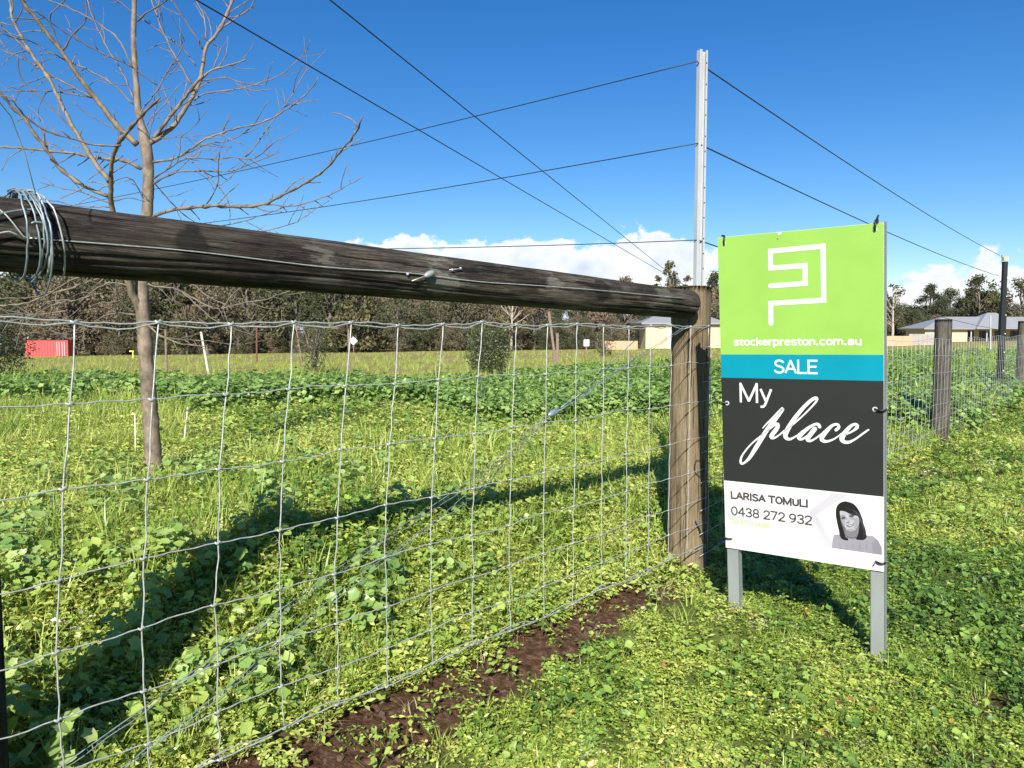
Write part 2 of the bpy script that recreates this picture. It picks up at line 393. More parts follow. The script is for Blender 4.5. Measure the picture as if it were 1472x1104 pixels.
def card_leaves(mb, pts, size, r_, droop=0.0):
    for p in pts:
        a = Vector((r_.gauss(0, 1), r_.gauss(0, 1), r_.gauss(0, 0.8) - droop)).normalized()
        c = a.cross(Vector((r_.gauss(0, 1), r_.gauss(0, 1), r_.gauss(0, 1)))).normalized()
        s = size * r_.uniform(0.6, 1.5); w = s * r_.uniform(0.35, 0.7)
        p = Vector(p)
        mb.add([p - a * s * 0.5, p + c * w * 0.5, p + a * s * 0.5, p - c * w * 0.45], [(0, 1, 2, 3)])
def tree_shape(seed, h, w, leaves, size, trunk_h=0.3, droop=0.0, clumps=22, gap=0.55):
    """returns (trunk MB, crown MB) of a tree with height h and crown width w, base at the origin"""
    r_ = random.Random(seed); tb = MB(); cb = MB()
    lean = Vector((r_.uniform(-0.06, 0.06) * h, r_.uniform(-0.06, 0.06) * h, 0))
    tp = [Vector((0, 0, -0.3)), Vector((r_.uniform(-.1, .1), 0, h * 0.18)), lean * 0.5 + Vector((0, 0, h * 0.45)), lean + Vector((0, 0, h * 0.82))]
    tb.tube(tp, [h * 0.026, h * 0.021, h * 0.014, h * 0.004], 7)
    cents = []
    for i in range(clumps):
        t = r_.uniform(trunk_h, 1.0); ang = r_.uniform(0, 6.283)
        prof = math.sin(min(1, (t - trunk_h) / (1 - trunk_h) * 0.85 + 0.18) * math.pi) ** 0.6
        rr = w * 0.5 * prof * r_.uniform(0.35, 1.0)
        c = lean * t + Vector((math.cos(ang) * rr, math.sin(ang) * rr, h * t * 0.95))
        cents.append(c)
        st = lean * t * 0.6 + Vector((0, 0, h * max(0.15, t * 0.62)))
        midp = (st + c) * 0.5 + Vector((0, 0, -0.02 * h))
        tb.tube([st, midp, c], [h * 0.009, h * 0.006, h * 0.002], 5)
    for i in range(leaves):
        c = r_.choice(cents); rad = w * 0.5 * gap * r_.uniform(0.3, 0.62)
        d = Vector((r_.gauss(0, 1), r_.gauss(0, 1), r_.gauss(0, 0.7)))
        d = d.normalized() * rad * (r_.random() ** 0.45)
        p = c + d
        if droop: p.z -= droop * h * r_.random() ** 2
        if p.z < h * 0.06: p.z = h * r_.uniform(0.06, 0.2)
        card_leaves(cb, [p], size, r_, droop * 4)
    return tb, cb
def mesh_data(mb, name, mat):
    me = bpy.data.meshes.new(name); me.from_pydata(mb.v, [], mb.f); me.materials.append(mat); return me

PROTO = bpy.data.collections.new('shape_library')      # prototype shapes, never shown by themselves
def proto_collection(name, objs):
    c = bpy.data.collections.new(name)
    for i, (mb_or_me, mat) in enumerate(objs):
        me = mb_or_me if isinstance(mb_or_me, bpy.types.Mesh) else mesh_data(mb_or_me, name + '_shape', mat)
        if mat is not None: me.polygons.foreach_set('use_smooth', [True] * len(me.polygons))
        o = bpy.data.objects.new('%s_shape_%02d' % (name, i), me); c.objects.link(o)
    return c
def scatter(name, P, rot, scl, idx, tint, coll):
    """one object: the plants of a collection set out on points with their own turn, size and tint"""
    n = len(P)
    me = bpy.data.meshes.new(name); me.vertices.add(n); me.vertices.foreach_set('co', np.asarray(P, np.float32).ravel())
    for an, ty, val, key in (('rot', 'FLOAT_VECTOR', rot, 'vector'), ('scl', 'FLOAT', scl, 'value'), ('pick', 'INT', idx, 'value'), ('tint', 'FLOAT', tint, 'value')):
        a = me.attributes.new(an, ty, 'POINT'); a.data.foreach_set(key, np.asarray(val, np.int32 if ty == 'INT' else np.float32).ravel())
    o = link(bpy.data.objects.new(name, me))
    g = bpy.data.node_groups.new(name + '_nodes', 'GeometryNodeTree')
    g.interface.new_socket('Geometry', in_out='INPUT', socket_type='NodeSocketGeometry')
    g.interface.new_socket('Geometry', in_out='OUTPUT', socket_type='NodeSocketGeometry')
    N = g.nodes; L = g.links
    gi = N.new('NodeGroupInput'); go = N.new('NodeGroupOutput')
    mp = N.new('GeometryNodeMeshToPoints'); L.new(gi.outputs[0], mp.inputs[0])
    ci = N.new('GeometryNodeCollectionInfo'); ci.inputs['Collection'].default_value = coll
    ci.inputs['Separate Children'].default_value = True; ci.inputs['Reset Children'].default_value = True
    ip = N.new('GeometryNodeInstanceOnPoints'); ip.inputs['Pick Instance'].default_value = True
    def na(nm, ty):
        a = N.new('GeometryNodeInputNamedAttribute'); a.data_type = ty; a.inputs['Name'].default_value = nm; return a.outputs['Attribute']
    L.new(mp.outputs[0], ip.inputs['Points']); L.new(ci.outputs[0], ip.inputs['Instance'])
    L.new(na('pick', 'INT'), ip.inputs['Instance Index']); L.new(na('rot', 'FLOAT_VECTOR'), ip.inputs['Rotation']); L.new(na('scl', 'FLOAT'), ip.inputs['Scale'])
    L.new(ip.outputs[0], go.inputs[0])
    md = o.modifiers.new('plants', 'NODES'); md.node_group = g
    tag(o, kind='stuff'); return o

gum_shapes = [tree_shape(21, 9.0, 8.0, 5200, 0.30, 0.10, 0.0, 40, 0.62), tree_shape(22, 9.5, 7.0, 5000, 0.28, 0.12, 0.08, 36, 0.62),
              tree_shape(23, 8.0, 9.0, 5200, 0.30, 0.06, 0.0, 42, 0.6), tree_shape(24, 10.0, 6.5, 4200, 0.30, 0.2, 0.0, 28, 0.55)]
def joined(tb, cb):
    me = bpy.data.meshes.new('gum_tree_shape')
    n = len(tb.v); me.from_pydata(tb.v + cb.v, [], tb.f + [tuple(i + n for i in f) for f in cb.f])
    me.materials.append(M['far_bark']); me.materials.append(M['tree_leaf'])
    me.polygons.foreach_set('material_index', [0] * len(tb.f) + [1] * len(cb.f)); return me
wood_coll = proto_collection('wood', [(joined(t, c), None) for t, c in gum_shapes])
def far_wood():
    P = []; R = []; S = []; I = []; T = []
    r_ = random.Random(3)
    for row, (Y0, sp, hs) in enumerate(((98, 4.6, 0.86), (106, 4.6, 1.0), (116, 4.8, 1.12), (128, 5.2, 1.2), (150, 6.0, 1.3))):
        x = -1.0 * Y0
        while x < 1.0 * Y0:
            Y = Y0 + r_.uniform(-3.5, 3.5); rr = x / Y
            if rr > 0.30: Y += 66 * min(1, (rr - 0.30) / 0.1)
            xx = rr * Y
            s = hs * r_.uniform(0.62, 1.16)
            if rr < -0.2: s *= 1.22
            if rr > 0.30: s *= 1.05
            if 0.03 < rr < 0.27: s *= 0.84
            s *= 0.85 + 0.35 * float(vnoise(rr * 9 + 3, 1.5))
            P.append((xx, Y, float(gh(xx, Y)) - 0.1)); R.append((0, 0, r_.uniform(0, 6.28))); S.append(s); I.append(r_.randrange(4)); T.append(min(1, max(0, r_.gauss(0.48, 0.34))))
            x += sp * r_.uniform(0.75, 1.25)
    for k in range(110):       # the belt behind the veranda house
        rr = r_.uniform(0.31, 0.78); Y = r_.uniform(185, 215); P.append((rr * Y, Y, float(gh(rr * Y, Y)) - 0.2)); R.append((0, 0, r_.uniform(0, 6.28))); S.append(r_.uniform(0.78, 1.08)); I.append(r_.randrange(3)); T.append(min(1, max(0, r_.gauss(0.35, 0.25))))
    for k in range(230):       # low scrub closing the foot of the wood
        rr = r_.uniform(-0.75, 0.75); Y = r_.uniform(93, 101) if rr < 0.3 else r_.uniform(164, 182)
        if -0.66 < rr < -0.53 or 0.10 < rr < 0.3: continue
        if rr > 0.3 and k % 2: Y = r_.uniform(176, 200)
        s = r_.uniform(0.28, 0.5) * (1.75 if rr > 0.3 else 1.0)
        P.append((rr * Y, Y, float(gh(rr * Y, Y)) - 0.35)); R.append((0, 0, r_.uniform(0, 6.28))); S.append(s); I.append(r_.randrange(3)); T.append(min(1, max(0, r_.gauss(0.35, 0.22))))
    o = scatter('far_woodland', P, R, S, I, T, wood_coll)
    tag(o, 'dense brown and olive gum woodland closing the far side of the field', 'woodland', kind='stuff')
far_wood()

def tree_thing(name, label, group, loc, tb, cb, bark, leaf, cat='tree', rz=0.0, trunk='trunk', crown='crown'):
    o = empty(name, loc, rz); tag(o, label, cat, group)
    tb.build(trunk, bark, o, True); cb.build(crown, leaf, o); return o
def ground_pt(px, Y):
    x = (px - 736) / FPX * (Y * math.cos(PITCH)); return Vector((x, Y, float(gh(x, Y)) - 0.03))
G_TREE = 'single gum trees standing out of the wood'
tb, cb = tree_shape(31, 12.5, 6.0, 700, 0.42, 0.62, 0.0, 12, 0.42)
tree_thing('gum_tree', 'thin open crowned gum tree rising over the wood beside the steel post', G_TREE, ground_pt(968, 112), tb, cb, M['far_bark'], M['tree_leaf_one'])
tb, cb = tree_shape(32, 13.5, 11.0, 2600, 0.5, 0.2, 0.0, 30, 0.5)
tree_thing('gum_tree', 'tall dark gum tree behind the grey roofed house by the black pole', G_TREE, ground_pt(1408, 158), tb, cb, M['far_bark'], M['tree_leaf_one'])
tb, cb = tree_shape(33, 12.5, 12.0, 2600, 0.5, 0.2, 0.0, 30, 0.5)
tree_thing('gum_tree', 'broad dark gum tree at the picture edge behind the grey roofed house', G_TREE, ground_pt(1466, 152), tb, cb, M['far_bark'], M['tree_leaf_one'])
tb, cb = tree_shape(34, 10.5, 5.5, 420, 0.4, 0.35, 0.0, 14, 0.45)
tree_thing('gum_tree', 'half bare pale twigged tree just beyond the sign edge', G_TREE, ground_pt(1283, 130), tb, cb, M['pale_bark'], M['tree_leaf_one'])
tb, cb = tree_shape(35, 8.6, 7.0, 2300, 0.45, 0.1, 0.22, 26, 0.5)
tree_thing('weeping_tree', 'yellowish weeping tree hanging low in front of the dark wood', G_TREE, ground_pt(512, 90), tb, cb, M['far_bark'], M['tree_leaf_one'])
tb, cb = tree_shape(36, 7.5, 6.0, 1700, 0.42, 0.12, 0.05, 24, 0.55)
tree_thing('gum_tree', 'dark rounded tree under the rail behind the bare tree trunk', G_TREE, ground_pt(268, 88), tb, cb, M['far_bark'], M['tree_leaf_one'])
tb, cb = tree_shape(37, 8.0, 5.0, 700, 0.36, 0.3, 0.0, 20, 0.5)
tree_thing('gum_tree', 'reddish half bare tree behind the round bush', G_TREE, ground_pt(735, 92), tb, cb, M['pale_bark'], M['tree_leaf_one'])

def shrub_shape(seed, h, w, n, size, base=0.05, power=0.5, stems=7):
    r_ = random.Random(seed); tb = MB(); cb = MB()
    for k in range(stems):
        a = r_.uniform(0, 6.283); e = Vector((math.cos(a) * w * 0.35, math.sin(a) * w * 0.35, h * r_.uniform(0.7, 1.0)))
        m_ = e * 0.5 + Vector((r_.uniform(-.05, .05), r_.uniform(-.05, .05), 0)); m_.x *= 0.7; m_.y *= 0.7
        tb.tube([Vector((0, 0, -0.05)), m_, e], [0.02 * h, 0.012 * h, 0.004 * h], 5)
    for i in range(n):
        t = base + (1 - base) * r_.random(); prof = (math.sin(min(1.0, (1 - t) * 0.9 + 0.12) * math.pi * 0.78 + 0.3)) ** power
        a = r_.uniform(0, 6.283); rr = w * 0.5 * prof * (r_.random() ** 0.4) * (0.75 + 0.45 * r_.random())
        card_leaves(cb, [(math.cos(a) * rr, math.sin(a) * rr, t * h)], size, r_, -0.5)
    return tb, cb
G_SH = 'shrubs standing in the field beyond the weeds'
def shrub(seed, px, Y, h, w, n, size, label, name='shrub', stems=7, power=0.5):
    tb, cb = shrub_shape(seed, h, w, n, size, 0.06, power, stems)
    tree_thing(name, label, G_SH, ground_pt(px, Y), tb, cb, M['far_bark'], M['shrub_leaf'], 'shrub', 0, 'stem', 'foliage')
shrub(41, -20, 19, 2.0, 2.0, 7500, 0.06, 'tall loose olive shrub at the frame edge below the wire coil', stems=12)
shrub(42, 702, 23, 1.35, 1.35, 7000, 0.06, 'round dark green bush under the middle of the rail')
shrub(43, 451, 25, 1.7, 1.0, 1500, 0.06, 'slender sparse grey green shrub in front of the weeping tree', stems=9)
shrub(44, 868, 48, 1.5, 1.5, 700, 0.10, 'small green bush before the cream house corner')

# ------------------------------------------------------------------ far buildings
M['cream_wall'] = plain('cream_rendered_wall', (0.56, 0.46, 0.28), 0.85, 0, 0.06, 1.2)
M['roof_grey'] = plain('grey_sheet_roof', (0.235, 0.245, 0.26), 0.55, 0.0, 0.08, 1.5)
M['fascia'] = plain('pale_fascia', (0.45, 0.45, 0.44), 0.6)
M['glass_dark'] = plain('dark_window_glass', (0.02, 0.022, 0.025), 0.12, 0, 0.1, 2)
M['white_paint'] = plain('white_paint', (0.75, 0.75, 0.72), 0.5)
M['red_paint'] = plain('red_container_paint', (0.50, 0.07, 0.065), 0.5, 0, 0.15, 1.5)
M['red_dark'] = plain('dull_red_door_paint', (0.36, 0.05, 0.055), 0.55, 0, 0.2, 2)
M['tan_block'] = plain('tan_limestone_block', (0.45, 0.31, 0.19), 0.9, 0, 0.12, 3)
M['grey_block'] = plain('grey_stone_wall', (0.30, 0.28, 0.26), 0.9, 0, 0.2, 3)
M['stake'] = plain('weathered_stake', (0.22, 0.16, 0.12), 0.9, 0, 0.25, 9)
M['pale_stake'] = plain('pale_stake_timber', (0.58, 0.53, 0.43), 0.85, 0, 0.15, 9)
M['rust'] = plain('rusted_steel_stake', (0.15, 0.065, 0.045), 0.9, 0, 0.25, 9)

def hip_roof(mb, x0, x1, y0, y1, z, rise, inset, over=0.5):
    X0, X1, Y0, Y1 = x0 - over, x1 + over, y0 - over, y1 + over; ym = (Y0 + Y1) / 2
    v = [(X0, Y0, z), (X1, Y0, z), (X1, Y1, z), (X0, Y1, z), (X0 + inset, ym, z + rise), (X1 - inset, ym, z + rise)]
    v += [(X0, Y0, z - 0.18), (X1, Y0, z - 0.18), (X1, Y1, z - 0.18), (X0, Y1, z - 0.18)]
    mb.add(v, [(0, 1, 5, 4), (1, 2, 5), (2, 3, 4, 5), (3, 0, 4), (6, 7, 1, 0), (7, 8, 2, 1), (8, 9, 3, 2), (9, 6, 0, 3), (9, 8, 7, 6)])
def cream_house():
    p = ground_pt(944, 92); o = empty('house', p)
    tag(o, 'cream walled house with grey hipped roof behind the corner post', 'house')
    MB().box((3.2, 4, 1.35), (9.0, 8.0, 3.3)).build('wall', M['cream_wall'], o)
    r = MB(); hip_roof(r, -1.3, 7.7, 0, 8, 3.1, 1.75, 4.0, 0.6); r.build('roof', M['roof_grey'], o)
    w = MB().box((5.6, -0.02, 1.6), (1.6, 0.06, 1.3)).build('window', M['glass_dark'], o)
    MB().box((5.6, -0.06, 0.92), (1.8, 0.12, 0.08)).build('sill', M['white_paint'], w)
    MB().box((1.8, -0.03, 1.1), (0.95, 0.06, 2.2)).build('door', M['white_paint'], o)
cream_house()
def veranda_house():
    p = ground_pt(1330, 142); o = empty('house', p)
    tag(o, 'long cream house with grey roof and posted veranda at the far side of the field', 'house')
    MB().box((3.9, 3.5, 1.1), (7.8, 7.0, 2.9)).build('wall', M['cream_wall'], o)
    MB().box((17.2, 4.9, 1.1), (18.7, 4.2, 2.9)).build('wall', M['cream_wall'], o)
    r = MB(); hip_roof(r, 0, 27, -0.2, 8, 2.55, 2.2, 6.0, 0.7); r.build('roof', M['roof_grey'], o)
    r = MB(); hip_roof(r, 9, 20, -1.0, 9, 2.60, 2.9, 5.0, 0.3); r.build('roof', M['roof_grey'], o)
    for k in range(7): MB().box((8.4 + k * 2.9, -0.1, 1.2), (0.16, 0.16, 2.5)).build('veranda_post', M['fascia'], o)
    for k in range(6):
        w = MB().box((9.7 + k * 2.9, 2.77, 1.35), (1.9, 0.06, 1.5)).build('window', M['glass_dark'], o)
        MB().box((9.7 + k * 2.9, 2.72, 0.54), (2.1, 0.1, 0.08)).build('sill', M['white_paint'], w)
    w = MB().box((1.0, -0.03, 1.3), (0.4, 0.06, 1.9)).build('downpipe_panel', M['fascia'], o)
veranda_house()
def shed(px, Y, w, h, mat, label):
    p = ground_pt(px, Y); o = empty('shed', p); tag(o, label, 'shed', 'sheds at the edge of the wood')
    MB().box((0, 1.5, h / 2 - 0.1), (w, 3, h + 0.2)).build('wall', mat, o)
    r = MB(); hip_roof(r, -w / 2, w / 2, 0, 3, h + 0.15, 0.8, 0.05, 0.25); r.build('roof', M['roof_grey'], o)
    MB().box((w * 0.15, -0.03, h * 0.42), (w * 0.3, 0.06, h * 0.8)).build('door', M['fascia'], o)
M['shed_blue'] = plain('blue_grey_shed_steel', (0.15, 0.18, 0.23), 0.5, 0, 0.1, 2)
M['brick_red'] = plain('red_shed_wall', (0.45, 0.13, 0.08), 0.85, 0, 0.15, 3)
shed(424, 100, 2.2, 3.0, M['shed_blue'], 'pale blue grey shed half hidden behind the slender shrub')
shed(638, 104, 2.6, 1.7, M['shed_blue'], 'low blue grey shed between the weeping tree and the round bush')
shed(738, 105, 3.0, 1.6, M['brick_red'], 'low red walled shed just beyond the round bush')
def container():
    p = ground_pt(66, 89); o = empty('shipping_container', p, math.radians(8)); o.scale = (0.82, 0.82, 0.86)
    tag(o, 'red steel container standing on the field edge before the wood', 'container')
    MB().box((0, 1.2, 1.1), (5.6, 2.4, 2.2)).build('body', M['red_paint'], o)
    for s in (0, 1):
        d = MB().box((1.55 + s * 0.68, -0.03, 1.1), (0.66, 0.05, 2.0)).build('door', M['red_dark'], o)
        for k in (0, 1): MB().tube([(1.4 + s * 0.68 + k * 0.3, -0.09, 0.15), (1.4 + s * 0.68 + k * 0.3, -0.09, 2.05)], 0.03, 6).build('locking_bar', M['white_paint'], d)
    for k in range(10): MB().box((-2.6 + k * 0.38, -0.03, 1.1), (0.16, 0.06, 2.0)).build('rib', M['red_paint'], o)
    MB().box((0, 1.2, 2.23), (5.7, 2.5, 0.06)).build('roof_sheet', M['red_dark'], o)
container()
def block_wall(px, Y, w, h, mat, label):
    p = ground_pt(px, Y); o = empty('block_wall', p); tag(o, label, 'wall', 'low block walls by the houses', 'thing')
    n = max(2, int(w / 1.0))
    for k in range(n):
        MB().box((-w / 2 + (k + 0.5) * w / n, 0, h / 2 - 0.1), (w / n - 0.02, 0.35 + 0.02 * (k % 2), h + 0.2)).build('block', mat, o)
block_wall(1290, 88, 3.4, 1.15, M['tan_block'], 'low tan block wall seen through the wire beside the sign edge')
block_wall(1326, 92, 3.3, 1.35, M['grey_block'], 'low grey stone wall in front of the veranda house')
block_wall(893, 84, 3.6, 1.0, M['tan_block'], 'low tan block wall running up to the cream house')

# ------------------------------------------------------------------ stakes in the field
def stake(name, px0, py0, px1, py1, Y, wpx, mat, label, cat='stake', group='stakes set in the field'):
    b_ = at(px0, py0, Y); t_ = at(px1, py1, Y); b_.z = float(gh(b_.x, b_.y)) - 0.1 if py0 > 560 else b_.z - 0.15
    o = MB().tube([b_, b_.lerp(t_, 0.5), t_], [wpx * Y / FPX / 2] * 3, 6).build(name, mat)
    tag(o, label, cat, group); return o
stake('garden_stake', 301, 535, 289, 477, 16, 3.4, M['pale_stake'], 'pale leaning stake at the edge of the weeds beyond the tree')
stake('garden_stake', 239, 528, 238, 473, 17, 3.0, M['stake'], 'thin brown stake right beside the bare tree trunk')
stake('steel_stake', 369, 512, 369, 469, 21, 2.4, M['rust'], 'thin rusty upright stake in the dry field before the wood')
stake('garden_stake', 502, 525, 501, 474, 19, 3.2, M['stake'], 'short grey stake next to the diamond shaped plate')
stake('garden_stake', 799, 515, 789, 448, 20, 4.0, M['stake'], 'tall leaning grey pole between the round bush and the cream house')
stake('garden_stake', 802, 512, 801, 479, 20.5, 4.5, M['stake'], 'short upright grey stub beside the tall leaning pole')
stake('light_pole', 1424, 505, 1424, 454, 40, 2.2, M['galv'], 'thin pale pole standing before the veranda house beside the black pole', 'pole', None)
stake('garden_stake', 435, 520, 424, 462, 26, 1.8, M['stake'], 'thin twig like stake inside the slender shrub')
stake('wooden_stick', 196, 690, 194, 596, 4.9, 2.2, M['pale_stake'], 'thin pale stick planted just beside the foot of the bare tree', 'stake', 'sticks by the bare tree')
stake('wooden_stick', 261, 650, 270, 585, 5.2, 2.4, M['pale_stake'], 'thin leaning pale stick beyond the foot of the bare tree', 'stake', 'sticks by the bare tree')
dp = at(508, 490, 19)
dm = MB().box((0, 0, 0), (0.15, 0.012, 0.15), Matrix.Rotation(math.radians(45), 4, 'Y'))
d_o = empty('marker_plate', (dp.x, dp.y, dp.z - 0.6)); tag(d_o, 'white diamond shaped plate on a thin stake in the field', 'marker')
dm.v = [(a, b, c + 0.6) for a, b, c in dm.v]; dm.build('plate', M['white_paint'], d_o)
MB().tube([(0, 0.015, -0.5), (0, 0.015, 0.7)], 0.012, 6).build('stake', M['stake'], d_o)
yp = ground_pt(190, 60)
yo = empty('yellow_marker', yp); tag(yo, 'small yellow marker peg in the dry field beside the bare trunk', 'marker')
MB().box((0, 0, 0.3), (0.06, 0.04, 0.6)).build('peg', M['yellow_cap'], yo); MB().box((-0.1, 0, 0.62), (0.34, 0.05, 0.09)).build('flag', M['yellow_cap'], yo)
wp = ground_pt(843, 60); wo = empty('water_meter_box', wp); tag(wo, 'small white box on a post near the cream house', 'box')
MB().box((0, 0, 0.3), (0.1, 0.1, 0.7)).build('post', M['stake'], wo); MB().box((0, 0, 0.85), (0.42, 0.3, 0.5)).build('housing', M['white_paint'], wo)

# ------------------------------------------------------------------ timber posts and rail
def log_mesh(L, r0, r1, seed, nz=70, na=40, rough=0.03, knots=(), flats=0.0, top_chip=0.0, nsplit=14):
    """a log along local z from 0 to L, split and knotty"""
    r_ = random.Random(seed); v = []; f = []
    ph = [r_.uniform(0, 6.28) for _ in range(8)]
    splits = [(r_.uniform(0, 6.28), r_.uniform(0, L), r_.uniform(0.06, 0.4) * L, r_.uniform(0.05, 0.13)) for _ in range(nsplit)]
    for i in range(nz + 1):
        t = i / nz; z = L * t; r = r0 + (r1 - r0) * t
        for k in range(na):
            a = 2 * math.pi * k / na
            rr = r * (1 + rough * (math.sin(2 * a + ph[0] + z * 1.1) * 0.5 + 0.35 * math.sin(3 * a + ph[1] - z * 2.3) + 0.25 * math.sin(5 * a + z * 5 + ph[2]) + 0.2 * (float(vnoise(a * 5 + seed, z * 9)) - 0.5) * 2))
            for (sa, sz, sl, sd) in splits:
                da = abs((a - sa - 0.1 * math.sin(z * 4) + math.pi) % (2 * math.pi) - math.pi)
                if abs(z - sz) < sl / 2 and da < 0.075: rr -= r * sd * (1 - da / 0.075) * (1 - (2 * abs(z - sz) / sl) ** 2)
            for (ka, kz, kr, kh) in knots:
                da = ((a - ka + math.pi) % (2 * math.pi) - math.pi) * r; d = math.hypot(da, (z - kz) * 0.8)
                if d < kr: rr += kh * (math.cos(d / kr * math.pi * 3) * 0.5 + 0.5) * (1 - d / kr)
            v.append((rr * math.cos(a), rr * math.sin(a), z + (top_chip * r_.uniform(-1, 1) if i in (nz,) else 0)))
    for i in range(nz):
        for k in range(na): f.append((i * na + k, i * na + (k + 1) % na, (i + 1) * na + (k + 1) % na, (i + 1) * na + k))
    for end in (0, nz):       # rounded-over ends
        base = end * na; c = len(v); z = v[base][2]; dz = -0.006 if end == 0 else 0.006
        ring = [(v[base + k][0] * 0.94, v[base + k][1] * 0.94, z + dz) for k in range(na)]
        v += ring; v.append((0, 0, z + dz * 1.2))
        for k in range(na):
            q = (base + k, c + k, c + (k + 1) % na, base + (k + 1) % na); g = (c + k, c + na, c + (k + 1) % na)
            f += [q, g] if end else [q[::-1], g[::-1]]
    return v, f
def axis_matrix(a, b):
    d = (b - a).normalized(); q = d.to_track_quat('Z', 'Y'); return Matrix.Translation(a) @ q.to_matrix().to_4x4()

rail_a = at(988, 437, 3.52)                       # end at the corner post
rail_mid = at(60, 342, 1.60)
rail_dir = (rail_mid - rail_a).normalized()
RAIL_L = (rail_mid - rail_a).length + 0.32
rail_b = rail_a + rail_dir * RAIL_L
RM = axis_matrix(rail_a, rail_b); RMi = RM.inverted()
def rail_r(z): return 0.066 + 0.0075 * z / RAIL_L
def rail_hit(px, py, extra=0.0):
    """the point of the rail's skin that a view ray meets (local and world)"""
    o = RMi @ CAM; d = (RMi.to_3x3() @ ray(px, py))
    r = 0.071 + extra
    A = d.x ** 2 + d.y ** 2; B = 2 * (o.x * d.x + o.y * d.y); Cc = o.x ** 2 + o.y ** 2 - r * r
    disc = B * B - 4 * A * Cc
    t = (-B - math.sqrt(max(disc, 0))) / (2 * A); p = o + d * t
    return p, RM @ p
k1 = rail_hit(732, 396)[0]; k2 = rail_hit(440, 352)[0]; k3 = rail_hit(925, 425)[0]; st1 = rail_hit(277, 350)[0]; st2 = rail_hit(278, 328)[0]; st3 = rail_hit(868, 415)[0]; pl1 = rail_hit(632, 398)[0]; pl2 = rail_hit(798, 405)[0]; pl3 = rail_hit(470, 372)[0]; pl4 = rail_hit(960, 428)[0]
knots = [(math.atan2(k1.y, k1.x), k1.z, 0.055, 0.006), (math.atan2(k2.y, k2.x), k2.z, 0.03, 0.004), (math.atan2(k3.y, k3.x), k3.z, 0.04, 0.004)]
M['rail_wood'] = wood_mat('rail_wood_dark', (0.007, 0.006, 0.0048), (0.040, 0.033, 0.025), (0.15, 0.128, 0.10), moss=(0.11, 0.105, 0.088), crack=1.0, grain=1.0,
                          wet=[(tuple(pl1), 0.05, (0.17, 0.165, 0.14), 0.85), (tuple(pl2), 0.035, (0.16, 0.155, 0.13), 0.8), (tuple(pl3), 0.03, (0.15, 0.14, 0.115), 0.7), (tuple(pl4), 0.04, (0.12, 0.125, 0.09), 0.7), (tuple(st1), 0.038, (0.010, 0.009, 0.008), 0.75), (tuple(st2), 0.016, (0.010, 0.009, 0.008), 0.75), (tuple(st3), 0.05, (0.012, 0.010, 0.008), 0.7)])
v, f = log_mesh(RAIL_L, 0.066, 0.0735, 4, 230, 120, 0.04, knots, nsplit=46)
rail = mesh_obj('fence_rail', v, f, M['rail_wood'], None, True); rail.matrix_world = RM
tag(rail, 'thick dark weathered log rail lying across the fence from post to post', 'rail')

POST_C = Vector((0.847, 3.66, 0)); 
def post(name, base, h, r0, r1, mat, seed, label, group=None, depth=0.35, tilt=(0, 0), na=72, nz=46, rough=0.035, knots=()):
    v, f = log_mesh(h + depth, r0, r1, seed, nz, na, rough, knots, 0, 0.004)
    o = mesh_obj(name, [(a, b, c - depth) for a, b, c in v], f, mat, None, True)
    o.location = base; o.rotation_euler = (tilt[0], tilt[1], seed * 1.3)
    tag(o, label, 'post', group); return o
G_POST = 'timber posts of the wire fence'
post('fence_post', (POST_C.x, POST_C.y, 0.0), 1.333, 0.096, 0.093, M['post_wood'], 12, 'thick light brown corner post where the log rail ends', G_POST, knots=[(3.9, 0.75, 0.03, 0.006), (4.6, 0.62, 0.025, 0.005)])
post('fence_post', (-1.128, 1.50, 0.0), 1.42, 0.092, 0.088, M['dark_wood'], 13, 'dark post at the frame edge under the wire coil', G_POST)
p1 = hit(1361, 640); RDIR = Vector((p1.x - FA[0], p1.y - FA[1], 0)).normalized(); RN = Vector((RDIR.y, -RDIR.x, 0))
P1 = Vector((p1.x, p1.y, 0)) - RN * 0.06; p1d = (Vector((p1.x, p1.y, 0)) - Vector((FA[0], FA[1], 0))).length
post('fence_post', (P1.x, P1.y, float(gh(P1.x, P1.y))), 1.27, 0.080, 0.078, M['grey_wood'], 14, 'grey lichen speckled fence post just beyond the sale sign', G_POST, tilt=(0.01, -0.01))
def fence_pt(d, off=0.0): return Vector((FA[0], FA[1], 0)) + RDIR * d + RN * off
for d, lab, se in ((p1d + 6.0, 'grey fence post directly behind the black pole', 15), (p1d + 10.2, 'far grey fence post at the picture edge', 16), (p1d + 14.4, 'farthest fence post almost cut off by the picture edge', 17)):
    b = fence_pt(d, -0.07); post('fence_post', (b.x, b.y, float(gh(b.x, b.y))), 1.30, 0.085, 0.08, M['grey_wood'], se, lab, G_POST)

